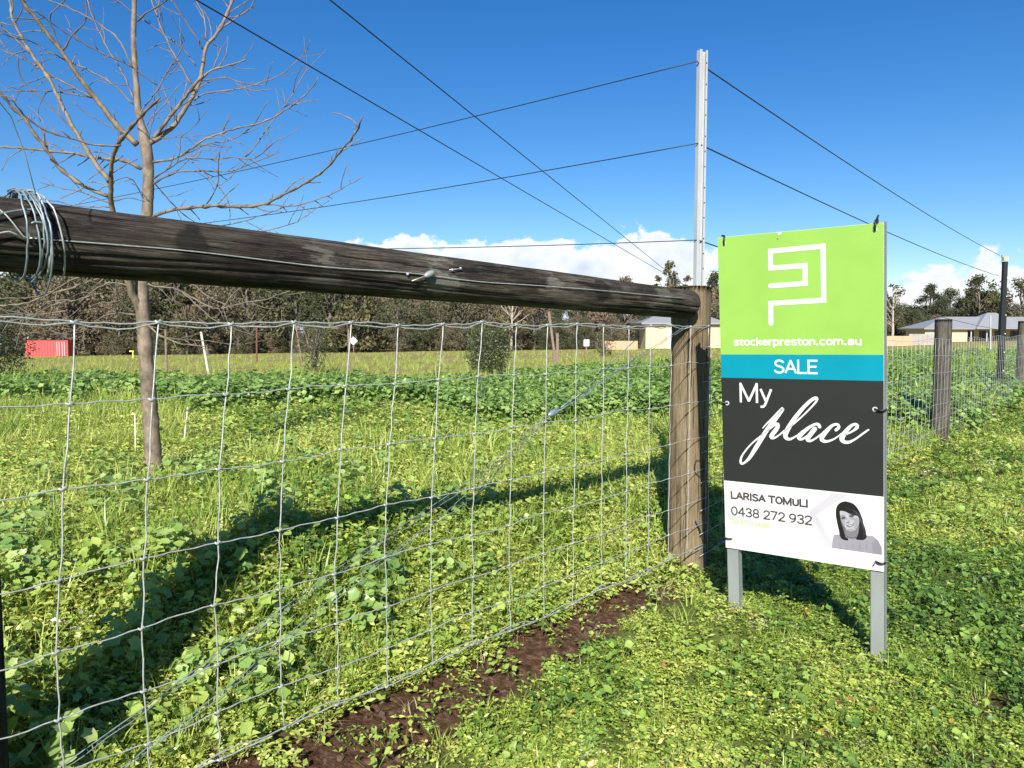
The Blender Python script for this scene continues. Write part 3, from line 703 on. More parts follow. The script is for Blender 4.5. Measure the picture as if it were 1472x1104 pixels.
# steel post with slots, behind the corner post
def steel_post():
    b = at(1002, 412, 3.80); o = empty('steel_post', (b.x, b.y, 0.0), math.radians(24)); o.scale = (0.88, 0.88, 1); top = at(1002, 74, 3.80).z
    tag(o, 'tall galvanised slotted steel post rising behind the timber corner post', 'post')
    MB().box((0, 0.0, top / 2 - 0.2), (0.046, 0.0035, top + 0.4)).build('web', M['galv'], o)
    MB().box((-0.0245, -0.013, top / 2 - 0.2), (0.0035, 0.029, top + 0.4)).build('flange', M['galv'], o)
    MB().box((0.0245, -0.013, top / 2 - 0.2), (0.0035, 0.029, top + 0.4)).build('flange', M['galv'], o)
    MB().box((-0.018, -0.0285, top / 2 - 0.2), (0.0125, 0.003, top + 0.4)).build('lip', M['galv'], o)
    MB().box((0.018, -0.0285, top / 2 - 0.2), (0.0125, 0.003, top + 0.4)).build('lip', M['galv'], o)
    k = 0
    z = top - 0.06
    while z > 0.1:
        MB().tube([(0.016, -0.030, z), (0.016, -0.0312, z)], 0.0042, 8).build('bolt_hole', M['galv_dark'], o); z -= 0.072 if k % 3 else 0.10; k += 1
    return Vector((b.x, b.y, top))
ST = steel_post()

def black_pole():
    b = at(1436, 575, p1.y + 4.55); o = empty('black_pole', (b.x, b.y, float(gh(b.x, b.y)))); zt = at(1436, 372, b.y).z - o.location.z
    tag(o, 'tall black pole with small yellow cap fixed to the wire fence', 'pole')
    w = 5.6 * b.y / FPX
    MB().box((0, 0, zt * 0.35), (w * 1.35, w * 1.1, zt * 0.7 + 0.0)).build('sleeve', M['black_plastic'], o)
    MB().box((0, 0, zt * 0.84), (w, w * 0.9, zt * 0.28)).build('upper_tube', M['black_plastic'], o)
    MB().box((0, 0, zt + 0.0), (w * 1.08, w * 1.0, 0.05)).build('cap', M['yellow_cap'], o)
    for k in range(7): MB().box((w * 0.3, -w * 0.72, 0.2 + k * zt * 0.13), (0.011, 0.02, 0.016)).build('clip', M['white_paint'], o)
    return Vector((b.x, b.y, o.location.z + zt))
BP = black_pole()

# ------------------------------------------------------------------ wire mesh
WH = [1.15, 0.98, 0.805, 0.63, 0.48, 0.34, 0.22, 0.11]
STEP = 0.16954
def skew(i): return 0.36 * float(smooth(i, 2, 11))
def skew_h(z): return float(np.interp(z, [0.0, 0.15, 0.5, 0.75, 0.94, 1.15], [0.9, 0.95, 1.0, 0.75, 0.4, 0.0]))
def mesh_pt(i, z, s=0.0):
    d = -STEP * (i + skew(i) * skew_h(z))
    return Vector((FA[0] + FT[0] * d + FN[0] * s, FA[1] + FT[1] * d + FN[1] * s, z))
def near_mesh():
    o = empty('wire_mesh_fence', (FA[0], FA[1], 0)); off = o.location
    tag(o, 'near bay of galvanised wire mesh hung under the log rail', 'wire fence', 'bays of the wire mesh fence')
    r_ = random.Random(8); I0, I1 = -1.05, 17.3
    jit = {(i, k): (r_.uniform(-0.006, 0.006), r_.uniform(-0.005, 0.005)) for i in range(-1, 18) for k in range(8)}
    def knot(i, k):
        jx, jz = jit[(i, k)]; return mesh_pt(i + jx * 4, WH[k] + jz + 0.004 * math.sin(i * 1.7 + k))
    ws = [0.0021, 0.00155]
    for k in range(8):
        pts = []; rad = []
        for i in range(-1, 17):
            a = knot(i, k); b = knot(i + 1, k); n = 6
            dip = r_.uniform(-0.006, 0.004)
            for j in range(n):
                t = j / n; p = a.lerp(b, t); p.z += dip * (1 - abs(2 * t - 1)) + 0.0015 * math.sin(t * 12.5)
                pts.append(p - off)
        pts.append(knot(17, k) - off)
        MB().tube(pts, 0.0021 if k in (0, 7) else 0.0016, 6).build('horizontal_wire', M['wire'], o, True)
        if k == 0:          # second strand, loosely twisted with the top wire
            MB().tube([p + Vector((0.003 * math.cos(n_ * 1.1), -0.003, -0.0025 - 0.009 * abs(math.sin(math.pi * n_ / 6.0)))) for n_, p in enumerate(pts)], 0.0019, 6).build('top_strand', M['wire'], o, True)
        if k == 7:
            MB().tube([p + Vector((0, -0.004, 0.010 + 0.008 * math.sin(n_ * 0.7))) for n_, p in enumerate(pts)], 0.0017, 6).build('bottom_strand', M['wire'], o, True)
    for i in range(-1, 18):
        mb = MB(); pts = []
        for k in range(8):
            a = knot(i, k) - off; pts.append(a + Vector((0, -0.002, 0)))
            if k < 7:
                b = knot(i, k + 1) - off
                for t in (0.25, 0.5, 0.75):
                    p = a.lerp(b, t); pts.append(p + Vector((r_.uniform(-.0025, .0025), r_.uniform(-.002, .002), 0)))
            # hinge knot: the stay wound round the line wire
            mb.tube([a + Vector((FT[0] * e, FT[1] * e - 0.002, 0.0025 * (-1) ** j)) for j, e in enumerate((-0.008, -0.003, 0.003, 0.008))], [0.0024, 0.0036, 0.0036, 0.0024], 6)
        mb.tube(pts, 0.00175, 6); mb.build('vertical_wire', M['wire'], o, True)
near_mesh()
def far_mesh():
    o = empty('wire_mesh_fence', (FA[0], FA[1], 0)); off = o.location
    tag(o, 'long receding bay of wire mesh running past the sale sign to the black pole', 'wire fence', 'bays of the wire mesh fence')
    r_ = random.Random(9); D1 = 24.0
    H2 = [h * 0.94 for h in WH]
    def pt(d, h): 
        p = fence_pt(d, 0.015); p.z = float(gh(p.x, p.y)) * 0.8 + h + 0.008 * math.sin(d * 3.1); return p - off
    ds = np.arange(0.1, D1, 0.3)
    for k, h in enumerate(H2):
        MB().tube([pt(d, h) + Vector((0, 0, 0.004 * math.sin(d * 17))) for d in ds], 0.0018, 5).build('horizontal_wire', M['wire'], o, True)
    d = 0.18; n = 0
    while d < D1:
        lean = 0.05 * math.exp(-((d - 3.0) / 1.6) ** 2) + r_.uniform(-0.004, 0.004)
        pts = []
        for k, h in enumerate(H2):
            pts.append(pt(d + lean * math.sin(k * 0.55), h))
        MB().tube(pts, 0.0016, 4).build('vertical_wire', M['wire'], o, True)
        d += 0.152 if d < 16 else 0.30
far_mesh()

def plane_hit(px, py, s):
    d = ray(px, py); n = Vector((FN[0], FN[1], 0)); o = Vector((FA[0], FA[1], 0)) + n * s
    return CAM + d * ((o - CAM).dot(n) / d.dot(n))
def wire_path(pix, s, step=18): return [plane_hit(p[0], p[1], s) for p in spline(pix, step)]
def brace():
    o = empty('brace_wire', (0.5, 3.1, 0.1)); off = o.location
    tag(o, 'twisted diagonal brace wires knotted behind the near wire mesh', 'wire')
    def w(pix, s, r, name='strand', tw=0.0):
        pts = wire_path(pix, s)
        pts = [p - off + Vector((0, 0, tw * math.sin(n * 1.3))) for n, p in enumerate(pts)]
        MB().tube(pts, r, 5).build(name, M['old_wire'], o, True)
    w([(1021, 446), (966, 481), (867, 546), (806, 588)], -0.045, 0.0015, tw=0.0015)
    w([(1021, 449), (966, 484), (867, 549), (806, 590)], -0.04, 0.0015, tw=-0.0015)
    w([(914, 488), (880, 521), (845, 555), (806, 586)], -0.035, 0.0018)
    w([(832, 546), (850, 560), (838, 571), (820, 580), (800, 592)], -0.03, 0.0018)
    A = [(790, 594), (683, 684), (600, 741), (520, 793), (415, 868), (315, 938), (215, 1011), (90, 1100), (20, 1150)]
    B = [(790, 597), (690, 694), (600, 767), (502, 838), (400, 925), (320, 993), (183, 1097), (110, 1150)]
    w(A, -0.045, 0.0014); w([(x + 3, y + 5) for x, y in A], -0.04, 0.0012, tw=0.002)
    w(B, -0.05, 0.0013, tw=-0.002); w([(x + 2, y + 6 + 4 * math.sin(x * .03)) for x, y in B], -0.045, 0.0012)
    c = plane_hit(796, 593, -0.04) - off
    d = (plane_hit(806, 588, -0.04) - plane_hit(786, 598, -0.04)).normalized()
    MB().tube([c - d * 0.034, c - d * 0.022, c - d * .01, c + d * .01, c + d * 0.024, c + d * 0.036], [0.004, 0.010, 0.013, 0.013, 0.009, 0.004], 10).build('knot', M['old_wire'], o, True)
brace()

# ------------------------------------------------------------------ wire along the rail, coil and tensioner
def rail_wire():
    o = empty('rail_wire', rail_a); off = o.location
    tag(o, 'plain wire drawn tight along the face of the log rail', 'wire')
    pix = [(40, 342), (78, 345), (180, 353), (283, 362), (459, 383), (560, 390), (611, 395), (689, 405), (780, 411), (870, 418), (985, 429)]
    MB().tube([rail_hit(p[0], p[1], 0.003)[1] - off for p in spline(pix, 22)], 0.0016, 6).build('wire', M['wire'], o, True)
    c = rail_hit(617, 394, 0.009)[1] - off; d = (rail_hit(633, 387, 0.009)[1] - rail_hit(602, 402, 0.009)[1]).normalized()
    MB().tube([c - d * 0.020, c - d * 0.015, c - d * 0.004, c + d * 0.008, c + d * 0.017, c + d * 0.021], [0.003, 0.007, 0.0095, 0.0095, 0.006, 0.002], 10).build('tensioner', M['leg_galv'], o, True)
    MB().tube([rail_hit(592, 404, 0.006)[1] - off, c - d * 0.016], 0.0018, 6).build('wire_tail', M['wire'], o, True)
    for px, py in ((586, 394), (662, 386), (650, 388)):
        q = rail_hit(px, py, 0.004)[1] - off; MB().blob(q, 0.0045, 8).build('nail_head', M['galv'], o, True)
    MB().tube([rail_hit(646, 388, 0.006)[1] - off, rail_hit(663, 386, 0.006)[1] - off], 0.0016, 6).build('bent_nail', M['galv'], o, True)
rail_wire()
def coil():
    zc = rail_hit(45, 340)[0].z; o = empty('wire_coil', RM @ Vector((0, 0, zc)))
    tag(o, 'loose coil of blue grey wire wound round the near end of the log rail', 'wire'); off = o.location
    r_ = random.Random(5)
    cam_l = RMi @ CAM; face = math.atan2(cam_l.y, cam_l.x)
    up_l = RMi.to_3x3() @ Vector((0, 0, 1)); upa = math.atan2(up_l.y, up_l.x)
    sgn = 1 if math.sin(face - upa) > 0 else -1
    ends = [(27, 33), (30, 50), (33, 60), (36, 57), (40, 71), (44, 72), (50, 92), (34, 64)]
    for k, (xt, xb) in enumerate(ends):
        za = rail_hit(xt, 300)[0].z; zb = rail_hit(xb, 375)[0].z; pts = []
        for j in range(33):
            t = j / 32; a = upa + sgn * (t * 2 * math.pi - 0.2)
            fr = math.sin(min(1, t * 2) * math.pi / 2) if t < 0.5 else math.sin((1 - t) * math.pi)
            lo = 0.006 + 0.008 * r_.random() * (0.3 + math.sin(t * math.pi * 2) ** 2) + 0.008 * math.sin(t * math.pi * 3 + k) ** 2
            if k == 5: lo += 0.03 * max(0, math.sin((t - 0.3) * math.pi * 2.2)) ** 2
            rr = rail_r(zc) + 0.004 + lo
            pts.append(RM @ Vector((rr * math.cos(a), rr * math.sin(a), za + (zb - za) * fr + 0.004 * math.sin(t * 9 + k))) - off)
        MB().tube(pts, 0.0020 if k < 6 else 0.0018, 7).build('loop', M['old_wire'] if k not in (4, 6) else M['wire'], o, True)
    def w(pix, ex, r, mat): MB().tube([rail_hit(p[0], p[1], ex)[1] - off for p in spline(pix, 8)], r, 6).build('wire_end', mat, o, True)
    w([(-60, 316), (0, 307), (30, 302), (60, 301)], 0.012, 0.0023, M['old_wire'])
    w([(-40, 282), (0, 302), (20, 322), (34, 340), (42, 341), (40, 334)], 0.012, 0.0016, M['wire'])
    w([(-40, 340), (0, 335), (14, 333), (28, 340)], 0.010, 0.0018, M['wire'])
    c = rail_hit(53, 322, 0.018)[1] - off
    MB().tube([c + rail_dir * e + Vector((0, 0, z)) for e, z in ((-0.014, 0.002), (-0.005, 0.004), (0.005, 0.003), (0.012, -0.002))], 0.0022, 6).build('tie', M['old_wire'], o, True)
    a = rail_hit(57, 300, 0.01)[1]
    MB().tube([a - off, at(36, 222, 1.50) - off, at(16, 168, 1.45) - off, at(-6, 140, 1.4) - off, at(-60, 100, 1.3) - off], 0.0011, 5).build('loose_strand', M['wire'], o, True)
coil()

# ------------------------------------------------------------------ overhead wires
G_OH = 'dark overhead wires strung from post to post'
def overhead(a, b, label, sag=0.0, r=0.0022, via=None):
    pts = []
    n = 36
    for k in range(n + 1):
        t = k / n
        p = a.lerp(b, t); p.z -= sag * 4 * t * (1 - t); pts.append(p)
    o = MB().tube([p - a for p in pts], r, 6).build('overhead_wire', M['dark_wire'], None, True); o.location = a
    tag(o, label, 'wire', G_OH); return o
def st_at(py): return at(1003, py, ST.y - 0.03)
far_pole = at(-18, 330, 9.5)
overhead(st_at(88), at(-18, 316, 9.5), 'upper dark wire running from the steel post top down past the bare tree', 0.06, 0.0026)
overhead(st_at(206), at(-18, 346, 9.5), 'middle dark wire from the steel post passing low behind the bare tree', 0.10, 0.0026)
overhead(st_at(345), at(-18, 346, 6.0), 'lowest dark wire running level just above the log rail', 0.055, 0.0024)
overhead(st_at(90), at(1437, 367, BP.y), 'upper dark wire sloping from the steel post top to the yellow cap', 0.05, 0.0034)
overhead(st_at(206), at(1437, 397, BP.y), 'middle dark wire sloping down behind the sale sign to the black pole', 0.05, 0.0034)
overhead(st_at(345), at(1437, 474, BP.y), 'lowest dark wire passing behind the green panel of the sale sign', 0.05, 0.003)
bp2 = at(1440, 367, BP.y)
overhead(bp2, Vector((BP.x * 1.9, BP.y * 1.9, 2.2)), 'far dark wire leaving the yellow cap towards the picture edge', 0.05, 0.005)
fp = at(986, 412, 13.0)
overhead(fp, at(250, -181, 2.6), 'outer of the two steep dark wires converging at the corner post top', 0.0, 0.0032)
overhead(fp + Vector((0, 0, 0.01)), at(60, -130, 2.6), 'inner of the two steep dark wires converging at the corner post top', 0.0, 0.0032)
post('fence_post', (fp.x, fp.y + 0.06, float(gh(fp.x, fp.y))), fp.z - float(gh(fp.x, fp.y)) + 0.03, 0.05, 0.045, M['grey_wood'], 18, 'slim far post hidden behind the corner post holding two steep wires', G_POST)
post('fence_post', (far_pole.x, 9.5, float(gh(far_pole.x, 9.5))), 2.55, 0.06, 0.05, M['dark_wood'], 19, 'tall dark post just outside the frame holding the overhead wires', G_POST)

# ------------------------------------------------------------------ the sale sign
SO = Vector((0.84018221, 2.97168418, 0.27956944))
SR = Matrix(((0.8052333628613949, 0.5899232046512395, -0.05991530646521591), (-0.5927448584759047, 0.803533311474986, -0.054660315589113634), (0.015898556072441967, 0.07952879958815964, 0.9967057770229265)))
SW, SH = 0.568, 1.2
def diffuse(name, col, rough=0.35, var=0.07): return plain(name, col, rough, 0, var, 4, spec=0.4)
M['s_green'] = diffuse('lime_green_print', (0.235, 0.43, 0.075)); M['s_blue'] = diffuse('turquoise_print', (0.0, 0.22, 0.30))
M['s_dark'] = diffuse('charcoal_print', (0.019, 0.0205, 0.020), 0.4); M['s_white'] = diffuse('white_print', (0.60, 0.59, 0.60)); M['s_ink'] = diffuse('grey_ink', (0.055, 0.05, 0.052)); M['s_lime'] = diffuse('lime_ink', (0.30, 0.50, 0.09))
M['s_pale'] = diffuse('pale_lilac_print', (0.43, 0.42, 0.455)); M['alu'] = plain('sheet_edge_aluminium', (0.6, 0.62, 0.62), 0.4, 0.3)
for nm, c in (('hair', (0.012, 0.012, 0.013)), ('face', (0.33, 0.32, 0.35)), ('neck', (0.15, 0.146, 0.16)), ('top', (0.235, 0.225, 0.26)), ('sleeve', (0.195, 0.185, 0.22)), ('feature', (0.07, 0.07, 0.08)), ('teeth', (0.42, 0.415, 0.44)), ('shade', (0.10, 0.097, 0.11)), ('tone', (0.24, 0.235, 0.26)), ('sheen', (0.045, 0.045, 0.05)), ('light', (0.37, 0.36, 0.39))): M['p_' + nm] = diffuse('portrait_' + nm, c)
SCRIPT = [[(0.1553, 0.4862, 0.00185), (0.171, 0.5044, 0.00277), (0.1874, 0.5196, 0.00416), (0.2298, 0.5631, 0.00601), (0.2026, 0.5225, 0.0074), (0.1706, 0.4797, 0.00786), (0.1326, 0.417, 0.00786), (0.1026, 0.3686, 0.00601), (0.0812, 0.3465, 0.0037), (0.0706, 0.3434, 0.00462), (0.0678, 0.3529, 0.00462), (0.0756, 0.3769, 0.00324), (0.1079, 0.4194, 0.00277), (0.1457, 0.4541, 0.00277), (0.1827, 0.4854, 0.00277), (0.2023, 0.5029, 0.00416), (0.211, 0.5046, 0.00601), (0.2088, 0.4902, 0.0074), (0.1924, 0.4667, 0.00786), (0.1854, 0.4551, 0.00693), (0.1921, 0.4503, 0.00462), (0.2103, 0.4597, 0.00277), (0.2344, 0.4816, 0.00277)], [(0.2223, 0.4686, 0.00231), (0.266, 0.5065, 0.00277), (0.3087, 0.548, 0.00277), (0.3431, 0.5871, 0.00324), (0.3515, 0.6031, 0.00462), (0.3452, 0.6068, 0.00555), (0.3282, 0.5955, 0.00601), (0.3014, 0.5675, 0.00647), (0.2701, 0.526, 0.0074), (0.2462, 0.4864, 0.00832), (0.238, 0.4635, 0.00832), (0.2437, 0.4526, 0.00647), (0.2574, 0.4519, 0.00416), (0.2809, 0.4672, 0.00277), (0.3003, 0.4857, 0.00231)], [(0.359, 0.5032, 0.00601), (0.3543, 0.5116, 0.00555), (0.3404, 0.51, 0.00462), (0.3157, 0.4926, 0.00601), (0.2925, 0.4692, 0.0074), (0.2854, 0.4574, 0.00647), (0.2942, 0.4532, 0.00462), (0.3115, 0.4636, 0.00324), (0.3459, 0.4992, 0.00231)], [(0.3421, 0.4942, 0.00786), (0.3229, 0.4672, 0.00786), (0.316, 0.4547, 0.00693), (0.3227, 0.4492, 0.00509), (0.3379, 0.455, 0.00324), (0.3606, 0.4736, 0.00277), (0.3756, 0.4884, 0.00231)], [(0.4142, 0.4947, 0.00509), (0.4241, 0.5051, 0.00509), (0.4198, 0.5153, 0.00462), (0.4015, 0.5096, 0.00509), (0.3793, 0.4847, 0.0074), (0.3653, 0.4621, 0.00786), (0.3716, 0.4526, 0.00647), (0.3882, 0.453, 0.00416), (0.4122, 0.4653, 0.00277), (0.4413, 0.4906, 0.00231)], [(0.4394, 0.4769, 0.00231), (0.4664, 0.4922, 0.00324), (0.4841, 0.5087, 0.00555), (0.4824, 0.5193, 0.00462), (0.4665, 0.5142, 0.00509), (0.4467, 0.4909, 0.0074), (0.434, 0.4668, 0.00832), (0.4393, 0.4554, 0.00693), (0.4555, 0.4539, 0.00509), (0.4769, 0.4658, 0.00324), (0.5016, 0.4867, 0.00324), (0.5209, 0.5025, 0.00277)]]
PORT = {'hair': [(0.4442, 0.2401), (0.4277, 0.2327), (0.4151, 0.2161), (0.4121, 0.1885), (0.4161, 0.1588), (0.4228, 0.1263), (0.4254, 0.1085), (0.4351, 0.0978), (0.4516, 0.0972), (0.4516, 0.1048), (0.4434, 0.1111), (0.4353, 0.1402), (0.4286, 0.1635), (0.426, 0.1903), (0.4274, 0.2026), (0.444, 0.2017), (0.4658, 0.1925), (0.482, 0.1916), (0.4887, 0.1851), (0.4899, 0.1479), (0.4844, 0.1202), (0.4789, 0.1089), (0.4816, 0.1048), (0.5032, 0.1065), (0.514, 0.1186), (0.5113, 0.1331), (0.5034, 0.1647), (0.4955, 0.1964), (0.4848, 0.2188), (0.4687, 0.2347)], 'face': [(0.4274, 0.2026), (0.444, 0.2017), (0.4658, 0.194), (0.482, 0.1916), (0.4895, 0.1837), (0.4886, 0.1627), (0.4818, 0.1468), (0.4736, 0.1366), (0.46, 0.1317), (0.4477, 0.1375), (0.4354, 0.1554), (0.4286, 0.1726)], 'neck': [(0.4436, 0.1414), (0.46, 0.1317), (0.4736, 0.1366), (0.4859, 0.1533), (0.4872, 0.1296), (0.4817, 0.1168), (0.4654, 0.1099), (0.4462, 0.1146), (0.4421, 0.1231)], 'top': [(0.4059, 0.1117), (0.4241, 0.1144), (0.4434, 0.1142), (0.4654, 0.1099), (0.4817, 0.1168), (0.514, 0.1245), (0.5352, 0.1247), (0.5511, 0.1122), (0.5628, 0.0874), (0.5628, 0.0613), (0.3971, 0.0608), (0.4002, 0.0956)], 'sleeve': [(0.5299, 0.0971), (0.5351, 0.0652), (0.5628, 0.0613), (0.5628, 0.0874), (0.5511, 0.1122), (0.5405, 0.1136)], 'eye_l': [(0.43, 0.1758), (0.4356, 0.1819), (0.4438, 0.1812), (0.4411, 0.1757), (0.4333, 0.1738)], 'eye_r': [(0.4562, 0.1883), (0.4644, 0.1923), (0.4725, 0.1898), (0.4671, 0.1852), (0.4589, 0.185)], 'nose': [(0.4451, 0.1642), (0.4533, 0.1638), (0.4602, 0.1672), (0.4547, 0.1616), (0.447, 0.1612)], 'mouth': [(0.447, 0.1533), (0.4574, 0.1554), (0.4732, 0.1636), (0.4683, 0.1524), (0.4573, 0.1457), (0.4505, 0.1478)], 'teeth': [(0.4505, 0.1526), (0.4579, 0.1536), (0.4705, 0.1602), (0.4656, 0.1535), (0.4574, 0.1494)]}


def _ell(cx, cy, rx, ry, a0=0, a1=360, n=20): return [(cx + rx * math.cos(math.radians(a0 + (a1 - a0) * k / n)), cy + ry * math.sin(math.radians(a0 + (a1 - a0) * k / n))) for k in range(n + 1)]
def _l(*q): return ('l', [(q[0], q[1]), (q[2], q[3])])
def _c(*p): return ('c', list(p))
_S = [(.54, .8), (.48, .93), (.3, 1), (.12, .93), (.07, .76), (.14, .6), (.3, .52), (.47, .43), (.55, .25), (.48, .07), (.3, 0), (.1, .07), (.04, .22)]
_6 = [(.42, .98), (.25, .92), (.1, .7), (.05, .38), (.1, .1), (.27, 0), (.44, .1), (.5, .31), (.43, .53), (.28, .6), (.12, .52), (.06, .38)]
GLYPH = {' ': (.2, []), '.': (.2, [_l(.08, 0, .08, .05)]), 'S': (.6, [_c(*_S)]), 'A': (.62, [_l(0, 0, .3, 1), _l(.3, 1, .6, 0), _l(.11, .33, .49, .33)]), 'L': (.52, [_l(.05, 1, .05, 0), _l(.05, 0, .48, 0)]),
 'E': (.56, [_l(.05, 1, .05, 0), _l(.05, 0, .5, 0), _l(.05, .52, .44, .52), _l(.05, 1, .5, 1)]), 'M': (.84, [_l(.05, 0, .05, 1), _l(.06, .98, .4, .03), _l(.4, .03, .74, .98), _l(.75, 1, .75, 0)]),
 'y': (.48, [_l(.02, .72, .24, .03), _c((.46, .74), (.3, .2), (.2, -.12), (.12, -.25), (0, -.27))]), 'R': (.6, [_l(.05, 1, .05, 0), _c((.05, 1), (.33, 1), (.48, .93), (.53, .76), (.47, .58), (.33, .5), (.05, .5)), _l(.3, .48, .54, .02)]),
 'I': (.14, [_l(.07, 0, .07, 1)]), 'T': (.58, [_l(0, 1, .56, 1), _l(.28, 1, .28, 0)]), 'O': (.66, [_c(*_ell(.33, .5, .28, .5))]), 'U': (.6, [_c((.05, 1), (.05, .6), (.05, .32), (.11, .09), (.29, 0), (.47, .09), (.53, .32), (.53, .6), (.53, 1))]),
 '0': (.54, [_c(*_ell(.27, .5, .23, .5))]), '2': (.55, [_c((.06, .72), (.1, .9), (.27, 1), (.44, .92), (.49, .74), (.42, .52), (.22, .25), (.04, .02)), _l(.05, 0, .5, 0)]),
 '3': (.54, [_c((.05, .78), (.12, .94), (.27, 1), (.44, .92), (.47, .75), (.4, .58), (.2, .52)), _c((.2, .52), (.42, .45), (.5, .27), (.42, .06), (.26, 0), (.1, .06), (.04, .22))]), '4': (.56, [_l(.38, .98, .03, .3), _l(.03, .3, .53, .3), _l(.4, 1, .4, 0)]),
 '5': (.55, [_l(.12, 1, .48, 1), _l(.12, .98, .08, .52), _c((.08, .5), (.2, .62), (.34, .61), (.48, .5), (.51, .3), (.43, .08), (.27, 0), (.11, .06), (.05, .2))]), '6': (.55, [_c(*_6)]), '7': (.53, [_l(.02, 1, .48, 1), _l(.49, .97, .17, .02)]),
 '8': (.55, [_c(*_ell(.27, .75, .19, .25)), _c(*_ell(.27, .26, .22, .26))]), '9': (.55, [_c(*[(.54 - a, 1 - b) for a, b in _6])]),
 's': (.46, [_c(*[(a * .8, b * .74) for a, b in _S])]), 't': (.33, [_c((.14, .98), (.14, .5), (.14, .2), (.18, .04), (.31, 0)), _l(.02, .72, .3, .72)]), 'o': (.5, [_c(*_ell(.25, .37, .22, .37))]), 'c': (.46, [_c(*_ell(.25, .37, .22, .37, 48, 312))]),
 'k': (.45, [_l(.05, 1.03, .05, 0), _l(.4, .72, .07, .3), _l(.2, .42, .43, .02)]), 'e': (.49, [_l(.08, .4, .42, .4), _c((.45, .4), (.42, .62), (.26, .74), (.09, .62), (.04, .36), (.1, .1), (.28, 0), (.43, .1))]), 'r': (.31, [_l(.05, .72, .05, 0), _c((.05, .48), (.12, .67), (.3, .72))]),
 'p': (.52, [_l(.05, .72, .05, -.28), _c(*_ell(.26, .37, .21, .37))]), 'n': (.5, [_l(.05, .72, .05, 0), _c((.05, .48), (.12, .68), (.26, .74), (.39, .66), (.43, .48), (.43, .25), (.43, 0))]),
 'm': (.79, [_l(.05, .72, .05, 0), _c((.05, .48), (.12, .68), (.24, .74), (.35, .66), (.38, .48), (.38, .25), (.38, 0)), _c((.38, .48), (.45, .68), (.57, .74), (.69, .66), (.72, .48), (.72, .25), (.72, 0))]),
 'a': (.5, [_c((.07, .58), (.13, .7), (.26, .74), (.39, .67), (.43, .5), (.43, .25), (.43, 0)), _c((.43, .42), (.22, .42), (.08, .34), (.05, .2), (.1, .05), (.22, 0), (.36, .06), (.43, .18))]), 'u': (.5, [_c((.05, .74), (.05, .45), (.05, .25), (.1, .06), (.22, 0), (.36, .06), (.43, .2)), _l(.43, .72, .43, 0)])}
